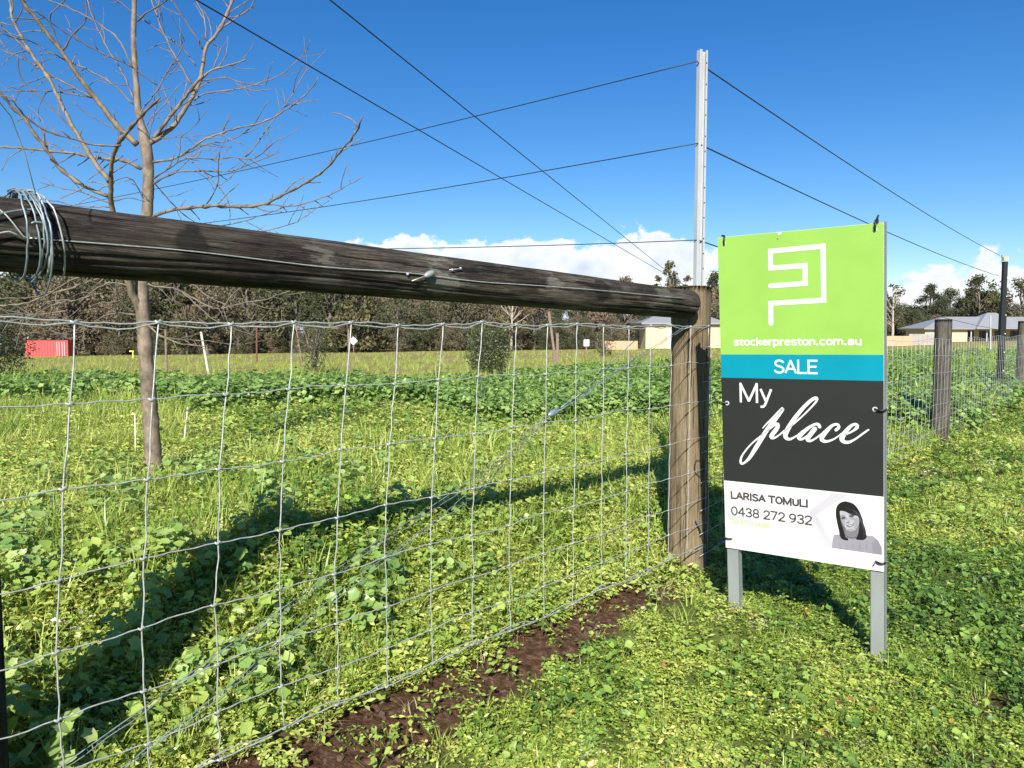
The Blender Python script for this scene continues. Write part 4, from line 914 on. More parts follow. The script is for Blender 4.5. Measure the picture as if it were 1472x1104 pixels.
def sale_sign():
    o = empty('sale_sign', SO); o.matrix_world = Matrix.Translation(SO) @ SR.to_4x4()
    tag(o, 'upright property sale sign with lime, turquoise and charcoal panels on two steel legs', 'sign')
    T = 0.004
    def panel(name, v0, v1, mat): 
        return MB().box((SW / 2, T / 2, (v0 + v1) / 2), (SW, T, v1 - v0)).build(name, mat, o)
    lower = panel('white_panel', 0, 0.27, M['s_white']); dark = panel('charcoal_panel', 0.27, 0.673, M['s_dark'])
    blue = panel('turquoise_panel', 0.673, 0.762, M['s_blue']); green = panel('green_panel', 0.762, SH, M['s_green'])
    MB().box((SW / 2, T + 0.0015, SH / 2), (SW + 0.002, 0.002, SH + 0.002)).build('backing_sheet', M['alu'], o)
    w0 = -0.0006
    def poly(name, pts, mat, par, lvl=0, curve=False):
        y = w0 - 0.0002 * lvl; n = len(pts)
        return mesh_obj(name, [(p[0], y, p[1]) for p in pts], [tuple(range(n))], mat, par)
    def ribbon(mb, pts, lvl=1, step=0.004, ends=True):
        P = spline(pts, step); y = w0 - 0.0002 * lvl; vs_ = []; n = len(P)
        for i, p in enumerate(P):
            d = P[min(i + 1, n - 1)][:2] - P[max(i - 1, 0)][:2]; d = d / (np.linalg.norm(d) + 1e-9); nn = np.array([-d[1], d[0]]) * p[2]
            vs_ += [(p[0] + nn[0], y, p[1] + nn[1]), (p[0] - nn[0], y, p[1] - nn[1])]
        mb.add(vs_, [(2 * i, 2 * i + 1, 2 * i + 3, 2 * i + 2) for i in range(n - 1)])
        for p in (P[0], P[-1]) if ends else ():
            mb.add([(p[0] + p[2] * math.cos(a), y - 0.00003, p[1] + p[2] * math.sin(a)) for a in np.linspace(0, 2 * math.pi, 10, endpoint=False)], [tuple(range(10))])
    def text(s, u0, u1, v0, cap, mat, par, hw=0.07, lvl=1):
        """plain sans-serif letters drawn as strokes; hw = half stroke width in cap heights"""
        h = hw; strokes = []; x = 0.0
        for ch in s:
            adv, st = GLYPH[ch]; strokes += [(k, [(x + a, h + b * (1 - 2 * h)) for a, b in pts]) for k, pts in st]; x += adv + 0.02 + hw * 0.7
        lo = min(p[0] for k, pts in strokes for p in pts) - h; hi = max(p[0] for k, pts in strokes for p in pts) + h
        sx = (u1 - u0) / (hi - lo); mb = MB(); z = 0
        for k, pts in strokes:
            z += 0.011
            pts = [np.array([u0 + (a - lo) * sx, v0 + b * cap]) for a, b in pts]; wv = h * cap * (0.5 + 0.5 * sx / cap)
            if k == 'l':
                a, b = pts; d = (b - a) / np.linalg.norm(b - a); e = wv if min(abs(d)) < 0.05 else 0.35 * wv
                a = a - d * e; b = b + d * e; nn = np.array([-d[1], d[0]]) * wv; y_ = w0 - 0.0002 * (lvl + z * 0.3)
                mb.add([(q[0], y_, q[1]) for q in (a - nn, b - nn, b + nn, a + nn)], [(0, 1, 2, 3)])
            else: ribbon(mb, [(p[0], p[1], wv) for p in pts], lvl + z * 0.3, cap * 0.06, False)
        return mb.build('lettering', mat, par)
    # emblem: one white line folded into a square-cornered figure
    L = [(0.193, 0.876), (0.193, 0.9485), (0.377, 0.9525), (0.377, 1.1385), (0.1955, 1.1355), (0.1955, 1.0750), (0.3155, 1.0765), (0.3155, 1.0140), (0.194, 1.0115)]
    mb = MB(); hw = 0.0088; y = w0 - 0.0002
    for a, b in zip(L[:-1], L[1:]):
        a = np.array(a); b = np.array(b); d = (b - a) / np.linalg.norm(b - a); nn = np.array([-d[1], d[0]]) * hw
        a2 = a - d * (hw if tuple(a) != L[0] else 0); b2 = b + d * (hw if tuple(b) != L[-1] else 0)
        y -= 0.00002
        mb.add([(q[0], y, q[1]) for q in (a2 - nn, b2 - nn, b2 + nn, a2 + nn)], [(0, 1, 2, 3)])
    for p in (L[0], L[-1]):
        mb.add([(p[0] + hw * math.cos(a), y - 0.0001, p[1] + hw * math.sin(a)) for a in np.linspace(0, 6.283, 14, endpoint=False)], [tuple(range(14))])
    mb.build('emblem', M['s_white'], green)
    text('stockerpreston.com.au', 0.051, 0.5005, 0.7945, 0.0285, M['s_white'], green, 0.088)
    text('SALE', 0.2, 0.3546, 0.6925, 0.051, M['s_white'], blue, 0.062)
    text('My', 0.0698, 0.1935, 0.5805, 0.0742, M['s_white'], dark, 0.052)
    mb = MB()
    for k, st in enumerate(SCRIPT): ribbon(mb, st, 1 + 0.2 * k)
    mb.build('script_lettering', M['s_white'], dark)
    text('LARISA TOMULI', 0.025, 0.3154, 0.2, 0.0305, M['s_ink'], lower, 0.10)
    text('0438 272 932', 0.0248, 0.3296, 0.1345, 0.0365, M['s_ink'], lower, 0.068)
    text('08 9753 0688', 0.0262, 0.1735, 0.1015, 0.0195, M['s_lime'], lower, 0.06)
    # pale chevron and the portrait
    poly('chevron', [(0.318, 0.185), (0.40, 0.264), (0.455, 0.264), (0.345, 0.178)], M['s_pale'], lower); poly('chevron', [(0.318, 0.1845), (0.345, 0.1775), (0.41, 0.062), (0.385, 0.062)], M['s_pale'], lower)
    def soft(pts, st=0.0015):
        q = [(a, b) for a, b in pts]; q = q + [q[0]]; return [(p[0], p[1]) for p in spline(q, st)][:-1]
    def patch(name, cx, cy, rx, ry, rot, mat, lvl):
        c_, s_ = math.cos(rot), math.sin(rot); poly(name, [(cx + rx * math.cos(a) * c_ - ry * math.sin(a) * s_, cy + rx * math.cos(a) * s_ + ry * math.sin(a) * c_) for a in np.linspace(0, 6.283, 20, endpoint=False)], mat, lower, lvl)
    poly('portrait', PORT['top'], M['p_top'], lower, 1)
    hx = [p[0] for p in PORT['hair']]; hy = [p[1] for p in PORT['hair']]; patch('hair_back', (min(hx) + max(hx)) / 2, min(hy) + (max(hy) - min(hy)) * 0.45, (max(hx) - min(hx)) * 0.40, (max(hy) - min(hy)) * 0.40, 0.0, M['p_shade'], 1.3)
    for k in range(5): patch('garment_fold', 0.425 + 0.022 * k, 0.072 + 0.003 * k, 0.0018, 0.014, 0.25 - 0.1 * k, M['p_sleeve'], 1.5)
    fx = [p[0] for p in PORT['face']]; fy = [p[1] for p in PORT['face']]; fcx, fcy, fw, fh = (min(fx) + max(fx)) / 2, (min(fy) + max(fy)) / 2, max(fx) - min(fx), max(fy) - min(fy)
    patch('cheek_shade', fcx + fw * 0.34, fcy - fh * 0.06, fw * 0.13, fh * 0.30, -0.15, M['p_tone'], 3.5); patch('cheek_shade', fcx - fw * 0.36, fcy - fh * 0.02, fw * 0.08, fh * 0.26, 0.25, M['p_tone'], 3.5)
    patch('chin_shade', fcx + fw * 0.02, fcy - fh * 0.43, fw * 0.24, fh * 0.05, 0.1, M['p_tone'], 3.5); patch('nose_side', fcx - fw * 0.06, fcy - fh * 0.02, fw * 0.035, fh * 0.13, -0.12, M['p_tone'], 3.6)
    patch('cheek_light', fcx + fw * 0.14, fcy - fh * 0.08, fw * 0.10, fh * 0.05, 0.2, M['p_light'], 3.6); patch('brow_light', fcx - fw * 0.1, fcy + fh * 0.28, fw * 0.16, fh * 0.06, -0.3, M['p_light'], 3.6)
    patch('eye_socket', fcx - fw * 0.25, fcy + fh * 0.12, fw * 0.13, fh * 0.06, 0.0, M['p_tone'], 3.7); patch('eye_socket', fcx + fw * 0.16, fcy + fh * 0.17, fw * 0.15, fh * 0.065, -0.05, M['p_tone'], 3.7)
    for k in range(4):
        mb = MB(); ribbon(mb, [(fcx - fw * 0.25 + 0.007 * k, fcy + fh * (0.72 - 0.03 * k), 0.0003), (fcx + fw * 0.28 + 0.004 * k, fcy + fh * (0.52 - 0.02 * k), 0.0008), (fcx + fw * 0.66 + 0.003 * k, fcy - fh * (0.1 + 0.05 * k), 0.0008), (fcx + fw * 0.74 + 0.003 * k, fcy - fh * 0.7, 0.0003)], 4.6 + 0.1 * k, 0.003, False); mb.build('hair_strand', M['p_sheen'], lower)
    poly('sleeve', PORT['sleeve'], M['p_sleeve'], lower, 2); poly('neck', PORT['neck'], M['p_neck'], lower, 2); poly('face', soft(PORT['face']), M['p_face'], lower, 3)
    poly('hair', soft(PORT['hair']), M['p_hair'], lower, 4)
    for k in ('eye_l', 'eye_r'):
        q = PORT[k]; cx = sum(p[0] for p in q) / len(q); cy = sum(p[1] for p in q) / len(q)
        poly('eye', [(cx + (p[0] - cx) * 1.25, cy + (p[1] - cy) * 1.5) for p in q], M['p_feature'], lower, 5)
    poly('nose', PORT['nose'], M['p_shade'], lower, 5); poly('mouth', PORT['mouth'], M['p_feature'], lower, 5); poly('teeth', PORT['teeth'], M['p_teeth'], lower, 6)
    def brow(pts): mb = MB(); ribbon(mb, pts, 5, 0.002); mb.build('brow', M['p_feature'], lower)
    e = PORT['eye_l']; brow([(e[0][0] - 0.001, e[0][1] + 0.006, 0.0004), (e[1][0], e[1][1] + 0.006, 0.0009), (e[2][0] + .002, e[2][1] + 0.005, 0.0004)])
    e = PORT['eye_r']; brow([(e[0][0] - 0.001, e[0][1] + 0.005, 0.0004), (e[1][0], e[1][1] + 0.005, 0.0009), (e[2][0] + .002, e[2][1] + 0.006, 0.0004)])
    # legs: open steel channels behind the sheet, down into the ground
    inv = o.matrix_world.inverted()
    for u0 in (0.003, SW - 0.043):
        lg = MB(); z0 = -0.45; z1 = SH + (0.004 if u0 > 0.1 else 0.002); zc = (z0 + z1) / 2; zl = z1 - z0
        a = u0 + 0.0
        lg.box((a + 0.022, T + 0.006, zc), (0.048, 0.003, zl)); lg.build('leg', M['leg_galv'], o)
        MB().box((a - 0.0005, T + 0.020, zc), (0.003, 0.031, zl)).build('leg_flange', M['leg_galv'], o)
        MB().box((a + 0.0445, T + 0.020, zc), (0.003, 0.031, zl)).build('leg_flange', M['leg_galv'], o)
        MB().box((a + 0.040, T + 0.0345, zc), (0.0105, 0.002, zl)).build('leg_lip', M['leg_galv'], o)
    # eyelets and cable ties
    def ring(u_, v_, r, mat, name):
        vs_ = []; n = 18
        for a in np.linspace(0, 6.28319, n, endpoint=False):
            for rr, yy in ((r, -0.0008), (r, -0.0022), (r * 0.5, -0.0022), (r * 0.5, -0.0008)): vs_.append((u_ + rr * math.cos(a), yy, v_ + rr * math.sin(a)))
        fs = [(4 * i + j, 4 * i + (j + 1) % 4, 4 * ((i + 1) % n) + (j + 1) % 4, 4 * ((i + 1) % n) + j) for i in range(n) for j in range(3)]
        MB().add(vs_, fs).build(name, mat, o)
        MB().add([(u_ + r * .55 * math.cos(a), -0.001, v_ + r * .55 * math.sin(a)) for a in np.linspace(0, 6.283, 12, endpoint=False)], [tuple(range(12))]).build('eyelet_hole', M['black_plastic'], o)
    def tie(pts, r=0.0028): MB().tube([Vector(p) for p in spline(pts, 0.004)], r, 6).build('cable_tie', M['black_plastic'], o, True)
    for (u_, v_) in ((0.025, 1.175), (0.5425, 1.180), (0.021, 0.5752), (0.5417, 0.5752), (0.0243, 0.039), (0.5445, 0.034)): ring(u_, v_, 0.0085 if 0.5 < v_ < 0.6 else 0.007, M['alu'], 'eyelet')
    tie([(0.026, -0.003, 1.172), (0.0255, -0.006, 1.182), (0.027, -0.005, 1.194), (0.024, 0.004, 1.2045), (0.012, 0.012, 1.206)], 0.0036)
    tie([(0.5425, -0.003, 1.176), (0.5435, -0.007, 1.188), (0.545, -0.005, 1.2), (0.545, 0.004, 1.206)], 0.0038); MB().box((0.5475, -0.002, 1.207), (0.012, 0.008, 0.011)).build('tie_head', M['black_plastic'], o); tie([(0.548, -0.002, 1.208), (0.550, -0.006, 1.216), (0.554, -0.004, 1.226)], 0.0034)
    tie([(0.021, -0.003, 0.5752), (0.006, -0.010, 0.578), (-0.012, -0.016, 0.586), (-0.030, -0.004, 0.602), (-0.036, 0.03, 0.614), (-0.018, 0.05, 0.605), (0.0, 0.045, 0.59)])
    tie([(0.5417, -0.003, 0.5752), (0.553, -0.009, 0.574), (0.568, -0.008, 0.573), (0.5735, 0.004, 0.572), (0.572, 0.03, 0.571)], 0.0034)
    tie([(0.0243, -0.003, 0.039), (0.012, -0.008, 0.040), (-0.002, -0.007, 0.041), (-0.006, 0.01, 0.042)], 0.0034)
    tie([(0.5445, -0.003, 0.034), (0.555, -0.009, 0.033), (0.568, -0.008, 0.0325), (0.5735, 0.006, 0.032)], 0.0036); tie([(0.5445, -0.004, 0.034), (0.541, -0.010, 0.028), (0.538, -0.012, 0.020)], 0.0014)
    # chipped print near the top edge and dirt marks
    poly('print_chip', [(0.222, 1.199), (0.236, 1.2), (0.233, 1.192), (0.226, 1.188), (0.224, 1.193)], M['s_white'], green, 1); poly('print_chip', [(0.220, 1.178), (0.224, 1.18), (0.222, 1.172)], M['s_ink'], green, 1)
sale_sign()
# dark cord tied round the corner post near its foot
pc = MB(); 
cpts = [at(1000, 748, 3.545), at(1006, 762, 3.55), at(1013, 780, 3.555), at(1030, 776, 3.50), at(1046, 773, 3.05)]
o_ = pc.tube([p - cpts[0] for p in cpts], 0.0028, 6).build('cord', M['black_plastic'], None, True); o_.location = cpts[0]
tag(o_, 'short black cord tying the sign foot to the corner post', 'cord')

# ------------------------------------------------------------------ the bare tree
def bark_mat():
    m, nt, b, out = mat_new('young_tree_bark'); N = nt.nodes; L = nt.links
    geo = N.new('ShaderNodeNewGeometry'); mp = N.new('ShaderNodeMapping'); mp.inputs['Scale'].default_value = (1, 1, 0.8); L.new(geo.outputs['Position'], mp.inputs[0])
    n = N.new('ShaderNodeTexNoise'); n.inputs['Scale'].default_value = 22; n.inputs['Detail'].default_value = 8; n.inputs['Roughness'].default_value = 0.7; L.new(mp.outputs[0], n.inputs['Vector'])
    r = N.new('ShaderNodeValToRGB'); e = r.color_ramp.elements; e[0].position = 0.34; e[0].color = (0.085, 0.064, 0.045, 1); e[1].position = 0.68; e[1].color = (0.265, 0.21, 0.148, 1)
    L.new(n.outputs['Fac'], r.inputs[0]); L.new(r.outputs[0], b.inputs['Base Color']); b.inputs['Roughness'].default_value = 0.75
    bp = N.new('ShaderNodeBump'); bp.inputs['Strength'].default_value = 0.5; bp.inputs['Distance'].default_value = 0.008; L.new(n.outputs['Fac'], bp.inputs['Height']); L.new(bp.outputs[0], b.inputs['Normal'])
    return m
M['bark'] = bark_mat()
M['twig'] = plain('twig_bark', (0.145, 0.115, 0.095), 0.7, 0, 0.4, 9)
M['bud'] = plain('reddish_twig_tip', (0.19, 0.09, 0.08), 0.6, 0, 0.3, 20)
BR = [
 # (pixel polyline, start radius px, end radius px)
 ([(204, 452), (188, 415), (172, 350), (161, 297), (160, 265), (161, 235), (171, 205), (200, 170), (230, 140)], 8.5, 1.4),
 ([(197, 208), (177, 190), (152, 160), (122, 122), (92, 79), (71, 53), (49, 23), (31, 0), (10, -40)], 6, 2.2),
 ([(158, 262), (133, 228), (109, 190), (87, 147), (68, 109), (46, 79), (27, 46), (18, 27), (14, 0), (8, -40)], 4.6, 1.6),
 ([(155, 282), (130, 272), (109, 260), (84, 240), (65, 213), (46, 188), (35, 170), (16, 153), (0, 133), (-40, 105)], 3.4, 1.6),
 ([(203, 243), (179, 231), (144, 228), (109, 221), (73, 217), (35, 213), (-20, 211)], 3.0, 1.3),
 ([(174, 209), (139, 208), (95, 197), (62, 186), (35, 166), (16, 140)], 2.1, 1.3),
 ([(109, 190), (71, 152), (46, 128), (31, 114), (27, 95), (26, 79)], 1.6, 1.0),
 ([(133, 140), (103, 124), (65, 103), (33, 84), (0, 71), (-30, 60)], 2.0, 1.2),
 ([(136, 141), (95, 134), (54, 130), (0, 132)], 1.6, 1.1),
 ([(192, 150), (163, 122), (130, 102), (102, 90), (68, 73), (41, 58), (0, 43)], 1.8, 1.1),
 ([(192, 142), (174, 100), (158, 76), (144, 49), (133, 22), (120, -15)], 2.2, 1.2),
 ([(226, 122), (187, 95), (152, 79), (106, 54), (71, 30), (49, 14)], 1.2, 1.0),
 ([(190, 96), (174, 62), (152, 41), (114, 18), (71, 0), (40, -16)], 1.6, 1.1),
 ([(91, 72), (103, 52), (120, 34), (125, 14), (122, -10)], 2.0, 1.1),
 ([(88, 74), (80, 52), (72, 33), (74, 18), (92, 2), (96, -10)], 1.7, 1.2),
 ([(46, 79), (27, 60), (10, 45), (-10, 30)], 1.8, 1.2),
 ([(198, 31), (211, 18), (229, 8), (250, -8)], 2.0, 1.4),
 ([(214, 206), (229, 197), (251, 179), (269, 151), (286, 120), (292, 89), (296, 68), (308, 52), (322, 31), (334, 0), (346, -40)], 5.2, 2.2),
 ([(220, 200), (242, 171), (262, 145), (279, 123), (291, 108)], 3.8, 2.6),
 ([(288, 114), (306, 100), (328, 94), (353, 86)], 2.6, 1.6),
 ([(279, 145), (297, 134), (334, 129), (371, 120), (402, 108), (426, 89), (442, 72)], 2.0, 0.9),
 ([(291, 116), (322, 112), (352, 120), (382, 122)], 1.5, 1.0),
 ([(218, 233), (251, 228), (272, 216), (297, 199), (334, 186), (377, 176), (408, 160), (433, 142), (451, 122), (457, 111)], 2.8, 1.0),
 ([(269, 220), (303, 206), (331, 202), (359, 185), (377, 160), (386, 145)], 1.5, 0.8),
 ([(352, 226), (368, 209), (393, 172), (414, 145), (431, 117), (441, 100)], 1.6, 1.0),
 ([(218, 265), (239, 254), (260, 246), (291, 246), (334, 245), (371, 231), (402, 219)], 2.4, 1.0),
 ([(218, 259), (242, 243), (269, 228), (309, 229), (334, 226), (359, 229), (377, 220), (397, 202)], 2.0, 0.9),
 ([(220, 312), (242, 303), (272, 299), (303, 296), (334, 297), (377, 294), (402, 282), (436, 265), (466, 245), (494, 213), (511, 191), (521, 168)], 3.4, 1.0),
 ([(334, 297), (383, 294), (414, 297), (445, 290), (476, 279), (503, 265), (523, 254)], 1.8, 0.9),
 ([(290, 322), (306, 325), (346, 319), (389, 305), (420, 294)], 1.4, 0.8),
 ([(330, 330), (365, 334), (420, 322), (451, 302), (473, 288)], 1.3, 0.8),
 ([(252, 206), (266, 223), (291, 246), (312, 266), (328, 290), (331, 323)], 1.5, 1.0),
 ([(297, 293), (312, 268), (314, 240), (315, 216)], 1.4, 0.8),
 ([(218, 258), (226, 268), (248, 293), (272, 314), (294, 326)], 1.6, 1.0),
 ([(275, 120), (260, 95), (245, 68), (231, 37), (218, 0), (212, -25)], 2.0, 1.4),
 ([(291, 71), (285, 58), (269, 34), (248, 0), (238, -20)], 2.0, 1.4),
 ([(297, 58), (294, 28), (282, 0), (275, -18)], 2.0, 1.4),
 ([(282, 95), (266, 74), (242, 54), (211, 32), (180, 9), (160, -6)], 1.5, 1.2),
 ([(203, 168), (205, 157), (226, 129), (239, 105), (257, 77), (265, 58)], 1.4, 0.8),
 ([(212, 180), (214, 172), (239, 148), (257, 123), (275, 114)], 1.3, 0.9),
 ([(212, 202), (226, 148), (229, 126)], 1.2, 0.8),
 ([(204, 163), (217, 154), (239, 140)], 1.5, 0.9),
 ([(205, 205), (229, 199), (260, 197), (303, 194)], 1.2, 0.8),
 ([(260, 197), (282, 179), (297, 157)], 1.0, 0.7),
 ([(322, 38), (343, 23), (359, 12), (370, -8)], 2.0, 1.2),
 ([(308, 97), (314, 74), (308, 55)], 1.2, 0.9),
 ([(212, 300), (190, 258), (165, 260), (140, 275)], 1.5, 0.8),
 ([(161, 290), (185, 284), (208, 290)], 1.5, 0.8),
 ([(161, 292), (140, 285), (112, 275), (85, 270), (58, 262)], 1.4, 0.8),
 ([(160, 235), (175, 200), (186, 180)], 1.6, 0.8),
 ([(178, 192), (165, 185), (140, 172), (105, 148)], 1.2, 0.8),
 ([(161, 297), (120, 297), (60, 286), (0, 285)], 1.3, 0.8),
 ([(197, 455), (214, 469), (230, 482), (261, 494), (293, 498)], 2.6, 1.2),
 ([(236, 485), (265, 488), (300, 490), (341, 495), (372, 491), (395, 483)], 1.6, 0.8),
 ([(192, 448), (187, 445), (173, 433), (168, 420), (167, 404)], 1.8, 1.2),
 ([(196, 452), (161, 451), (130, 465), (114, 472), (92, 479), (71, 481)], 1.8, 0.8),
 ([(187, 412), (163, 406), (143, 412), (130, 420), (112, 437)], 1.8, 1.4),
 ([(180, 392), (137, 402), (102, 414), (69, 424), (41, 435), (0, 440), (-30, 444)], 2.8, 1.6),
 ([(160, 388), (112, 399), (90, 410), (69, 424)], 1.8, 1.4),
 ([(130, 425), (110, 431), (73, 439), (49, 452), (20, 460), (-20, 465)], 1.8, 1.2),
 ([(96, 447), (51, 452), (0, 452)], 1.4, 1.0),
 ([(67, 423), (37, 428), (-10, 429)], 1.6, 1.2),
 ([(206, 405), (220, 412), (249, 414), (265, 421), (280, 430), (307, 443), (329, 441), (353, 435), (378, 432), (397, 424), (417, 418)], 2.3, 1.0),
 ([(265, 405), (282, 411), (295, 424), (312, 432), (326, 439)], 1.6, 1.0),
 ([(262, 420), (304, 457), (322, 466), (339, 468), (368, 469), (390, 468)], 1.5, 0.9),
 ([(320, 440), (325, 455), (334, 480)], 1.2, 0.8),
]
def bare_tree():
    foot = hit(222, 688); Y0 = foot.y
    o = empty('bare_tree', foot); tag(o, 'leafless young tree with wide thin branches standing behind the log rail', 'tree'); off = Vector(foot)
    px2m = Y0 / FPX; r_ = random.Random(77)
    known = []        # (px, py, depth)
    tr = [(223, 702, 21), (222, 688, 17.5), (221, 668, 15), (218, 620, 13.8), (212, 540, 12.6), (206, 460, 12.2), (204, 420, 11.2), (207, 340, 10.2), (212, 300, 9.4), (213, 240, 9.2), (209, 205, 9.2), (203, 180, 6.4), (199, 160, 5.6), (195, 110, 4.8), (192, 60, 4.3), (193, 0, 4.0), (192, -60, 3.4), (195, -140, 2.6)]
    P = spline(tr, 9); pts = []; rad = []
    for k, p in enumerate(P):
        known.append((p[0], p[1], Y0)); pts.append(at(p[0], p[1], Y0) - off); rad.append(p[2] * 0.82 * px2m * (1 + 0.05 * math.sin(k * 1.9) + 0.05 * r_.uniform(-1, 1)))
    MB().tube(pts, rad, 14).build('trunk', M['bark'], o, True)
    for n, (pl, ra, rb) in enumerate(BR):
        P = spline(pl, 6.5); best = min(known, key=lambda q: (q[0] - P[0][0]) ** 2 + (q[1] - P[0][1]) ** 2)
        d0 = best[2]; slope = r_.uniform(-0.75, 0.75)
        L = 0.0; pts = []; rad = []; mb = MB(); tw = []
        tot = sum(np.linalg.norm(P[i + 1] - P[i]) for i in range(len(P) - 1))
        for k, p in enumerate(P):
            if k: L += np.linalg.norm(p - P[k - 1])
            t = L / max(tot, 1e-6); d = d0 + slope * L * px2m * (0.6 + 0.4 * t)
            known.append((p[0], p[1], d))
            q = p + (np.array([r_.uniform(-.8, .8), r_.uniform(-.8, .8)]) if 0 < k < len(P) - 1 else 0)
            r = (ra + (rb - ra) * t ** 0.8) * (0.74 if ra > 2.9 else 0.54)
            if k % 3 == 1 and r < 2.2: r *= 1.6           # buds and nodes
            pts.append(at(q[0], q[1], d) - off); rad.append(r * px2m)
            if k > 2 and r_.random() < (0.30 if n > 3 else 0.16): tw.append((k, d, r))
        mb.tube(pts, rad, 7 if ra > 2.4 else 5)
        for (k, d, r) in tw:       # side twigs
            p = P[k]; dr = P[min(k + 1, len(P) - 1)] - P[k - 1]; a = math.atan2(dr[1], dr[0]) + r_.choice((-1, 1)) * r_.uniform(0.4, 1.0)
            ln = r_.uniform(8, 52); q = [p]; m_ = max(3, int(ln / 6))
            for j in range(1, m_ + 1):
                a += r_.uniform(-0.22, 0.22) - 0.05; q.append(q[-1] + np.array([math.cos(a), math.sin(a)]) * ln / m_)
            sl = r_.uniform(-0.8, 0.8)
            mb.tube([at(c[0], c[1], d + sl * j * ln / m_ * px2m) - off for j, c in enumerate(q)], [max(0.40, min(0.7, r * 0.5)) * (1 - 0.4 * j / m_) * (1.5 if j % 2 else 1) * px2m for j in range(len(q))], 5)
        mb.build('branch', M['bark'] if ra > 2.5 else M['twig'], o, True)
bare_tree()

# ------------------------------------------------------------------ ground plants
def leaf_fan(mb, c, nrm, size, n=7, lobes=0, cup=0.25, asp=1.0, ang=0.0):
    nrm = nrm.normalized(); a = nrm.cross(Vector((0, 0, 1)) if abs(nrm.z) < 0.95 else Vector((1, 0, 0))).normalized(); b = nrm.cross(a)
    ca, sa = math.cos(ang), math.sin(ang); a, b = a * ca + b * sa, b * ca - a * sa
    vs_ = [c - nrm * size * cup]
    for k in range(n):
        t = 2 * math.pi * k / n; r = size * (1 + (0.22 * math.cos(lobes * t) if lobes else 0))
        vs_.append(c + a * (math.cos(t) * r * asp) + b * (math.sin(t) * r))
    mb.add(vs_, [(0, 1 + k, 1 + (k + 1) % n) for k in range(n)])
def up_n(r_, tilt): return Vector((r_.gauss(0, tilt), r_.gauss(0, tilt), 1)).normalized()
def leaflet(mb, base, dr, nrm, L, w, fold=0.25):
    """a small folded leaf: base, two edges, tip"""
    dr = dr.normalized(); sd = dr.cross(nrm).normalized(); n2 = sd.cross(dr)
    m_ = base + dr * L * 0.5; tip = base + dr * L - n2 * L * 0.12
    mb.add([base, m_ + sd * w + n2 * w * fold, tip, m_ - sd * w + n2 * w * fold, m_ - n2 * w * 0.1], [(0, 4, 1), (1, 4, 2), (0, 3, 4), (3, 2, 4)])
def p_clover(seed, n=26, rad=0.055, hmax=0.05, size=0.0125, tilt=0.55):
    r_ = random.Random(seed); mb = MB()
    for _ in range(n):
        a = r_.uniform(0, 6.28); d = rad * math.sqrt(r_.random()); h = hmax * r_.uniform(0.25, 1.0) * (1 - 0.4 * d / rad)
        c = Vector((math.cos(a) * d, math.sin(a) * d, h)); s = size * r_.uniform(0.65, 1.35); ph = r_.uniform(0, 6.28)
        k_ = r_.choice((1, 2, 3, 3)); up = up_n(r_, tilt)
        for k in range(k_):
            an = ph + 2.09 * k + r_.uniform(-.3, .3); dr = Vector((math.cos(an), math.sin(an), r_.uniform(-0.2, 0.5)))
            leaflet(mb, c, dr, up + dr * r_.uniform(-.2, .2), s * r_.uniform(0.8, 1.5), s * r_.uniform(0.16, 0.38))
    return mb
def p_weed(seed, n=15, rad=0.08, hmax=0.11, size=0.015, tilt=0.5):
    r_ = random.Random(seed); mb = MB()
    for _ in range(n):
        a = r_.uniform(0, 6.28); d = rad * math.sqrt(r_.random()); h = hmax * r_.uniform(0.2, 1.0)
        c = Vector((math.cos(a) * d, math.sin(a) * d, h)); out = Vector((math.cos(a), math.sin(a), 0))
        if r_.random() < 0.55: leaf_fan(mb, c, (up_n(r_, tilt) + out * 0.3), size * r_.uniform(0.55, 1.3), 9, r_.choice((3, 4, 5)), 0.2, r_.uniform(0.55, 0.95), r_.uniform(0, 6.28))
        else:
            an = r_.uniform(0, 6.28); s = size * r_.uniform(1.2, 2.6); leaflet(mb, c, Vector((math.cos(an), math.sin(an), r_.uniform(-.1, .6))), up_n(r_, tilt), s, s * r_.uniform(.16, .3))
        if r_.random() < 0.5: mb.tube([Vector((c.x * 0.3, c.y * 0.3, 0)), c - Vector((0, 0, 0.002))], 0.0009, 3, False)
    return mb
def p_mallow(seed, n=52, rad=0.17, hmax=0.30, size=0.026):
    r_ = random.Random(seed); mb = MB()
    for _ in range(n):
        a = r_.uniform(0, 6.28); t = r_.random(); h = hmax * (0.15 + 0.85 * t); d = rad * (1.05 - 0.55 * t) * math.sqrt(r_.random())
        c = Vector((math.cos(a) * d, math.sin(a) * d, h)); out = Vector((math.cos(a), math.sin(a), 0))
        leaf_fan(mb, c, up_n(r_, 0.4) + out * 0.35, size * r_.uniform(0.5, 1.35), 11, 5, 0.18, r_.uniform(0.7, 1), r_.uniform(0, 6.28))
        if r_.random() < 0.4: mb.tube([Vector((c.x * 0.25, c.y * 0.25, h * 0.2)), c], 0.0016, 3, False)
    return mb
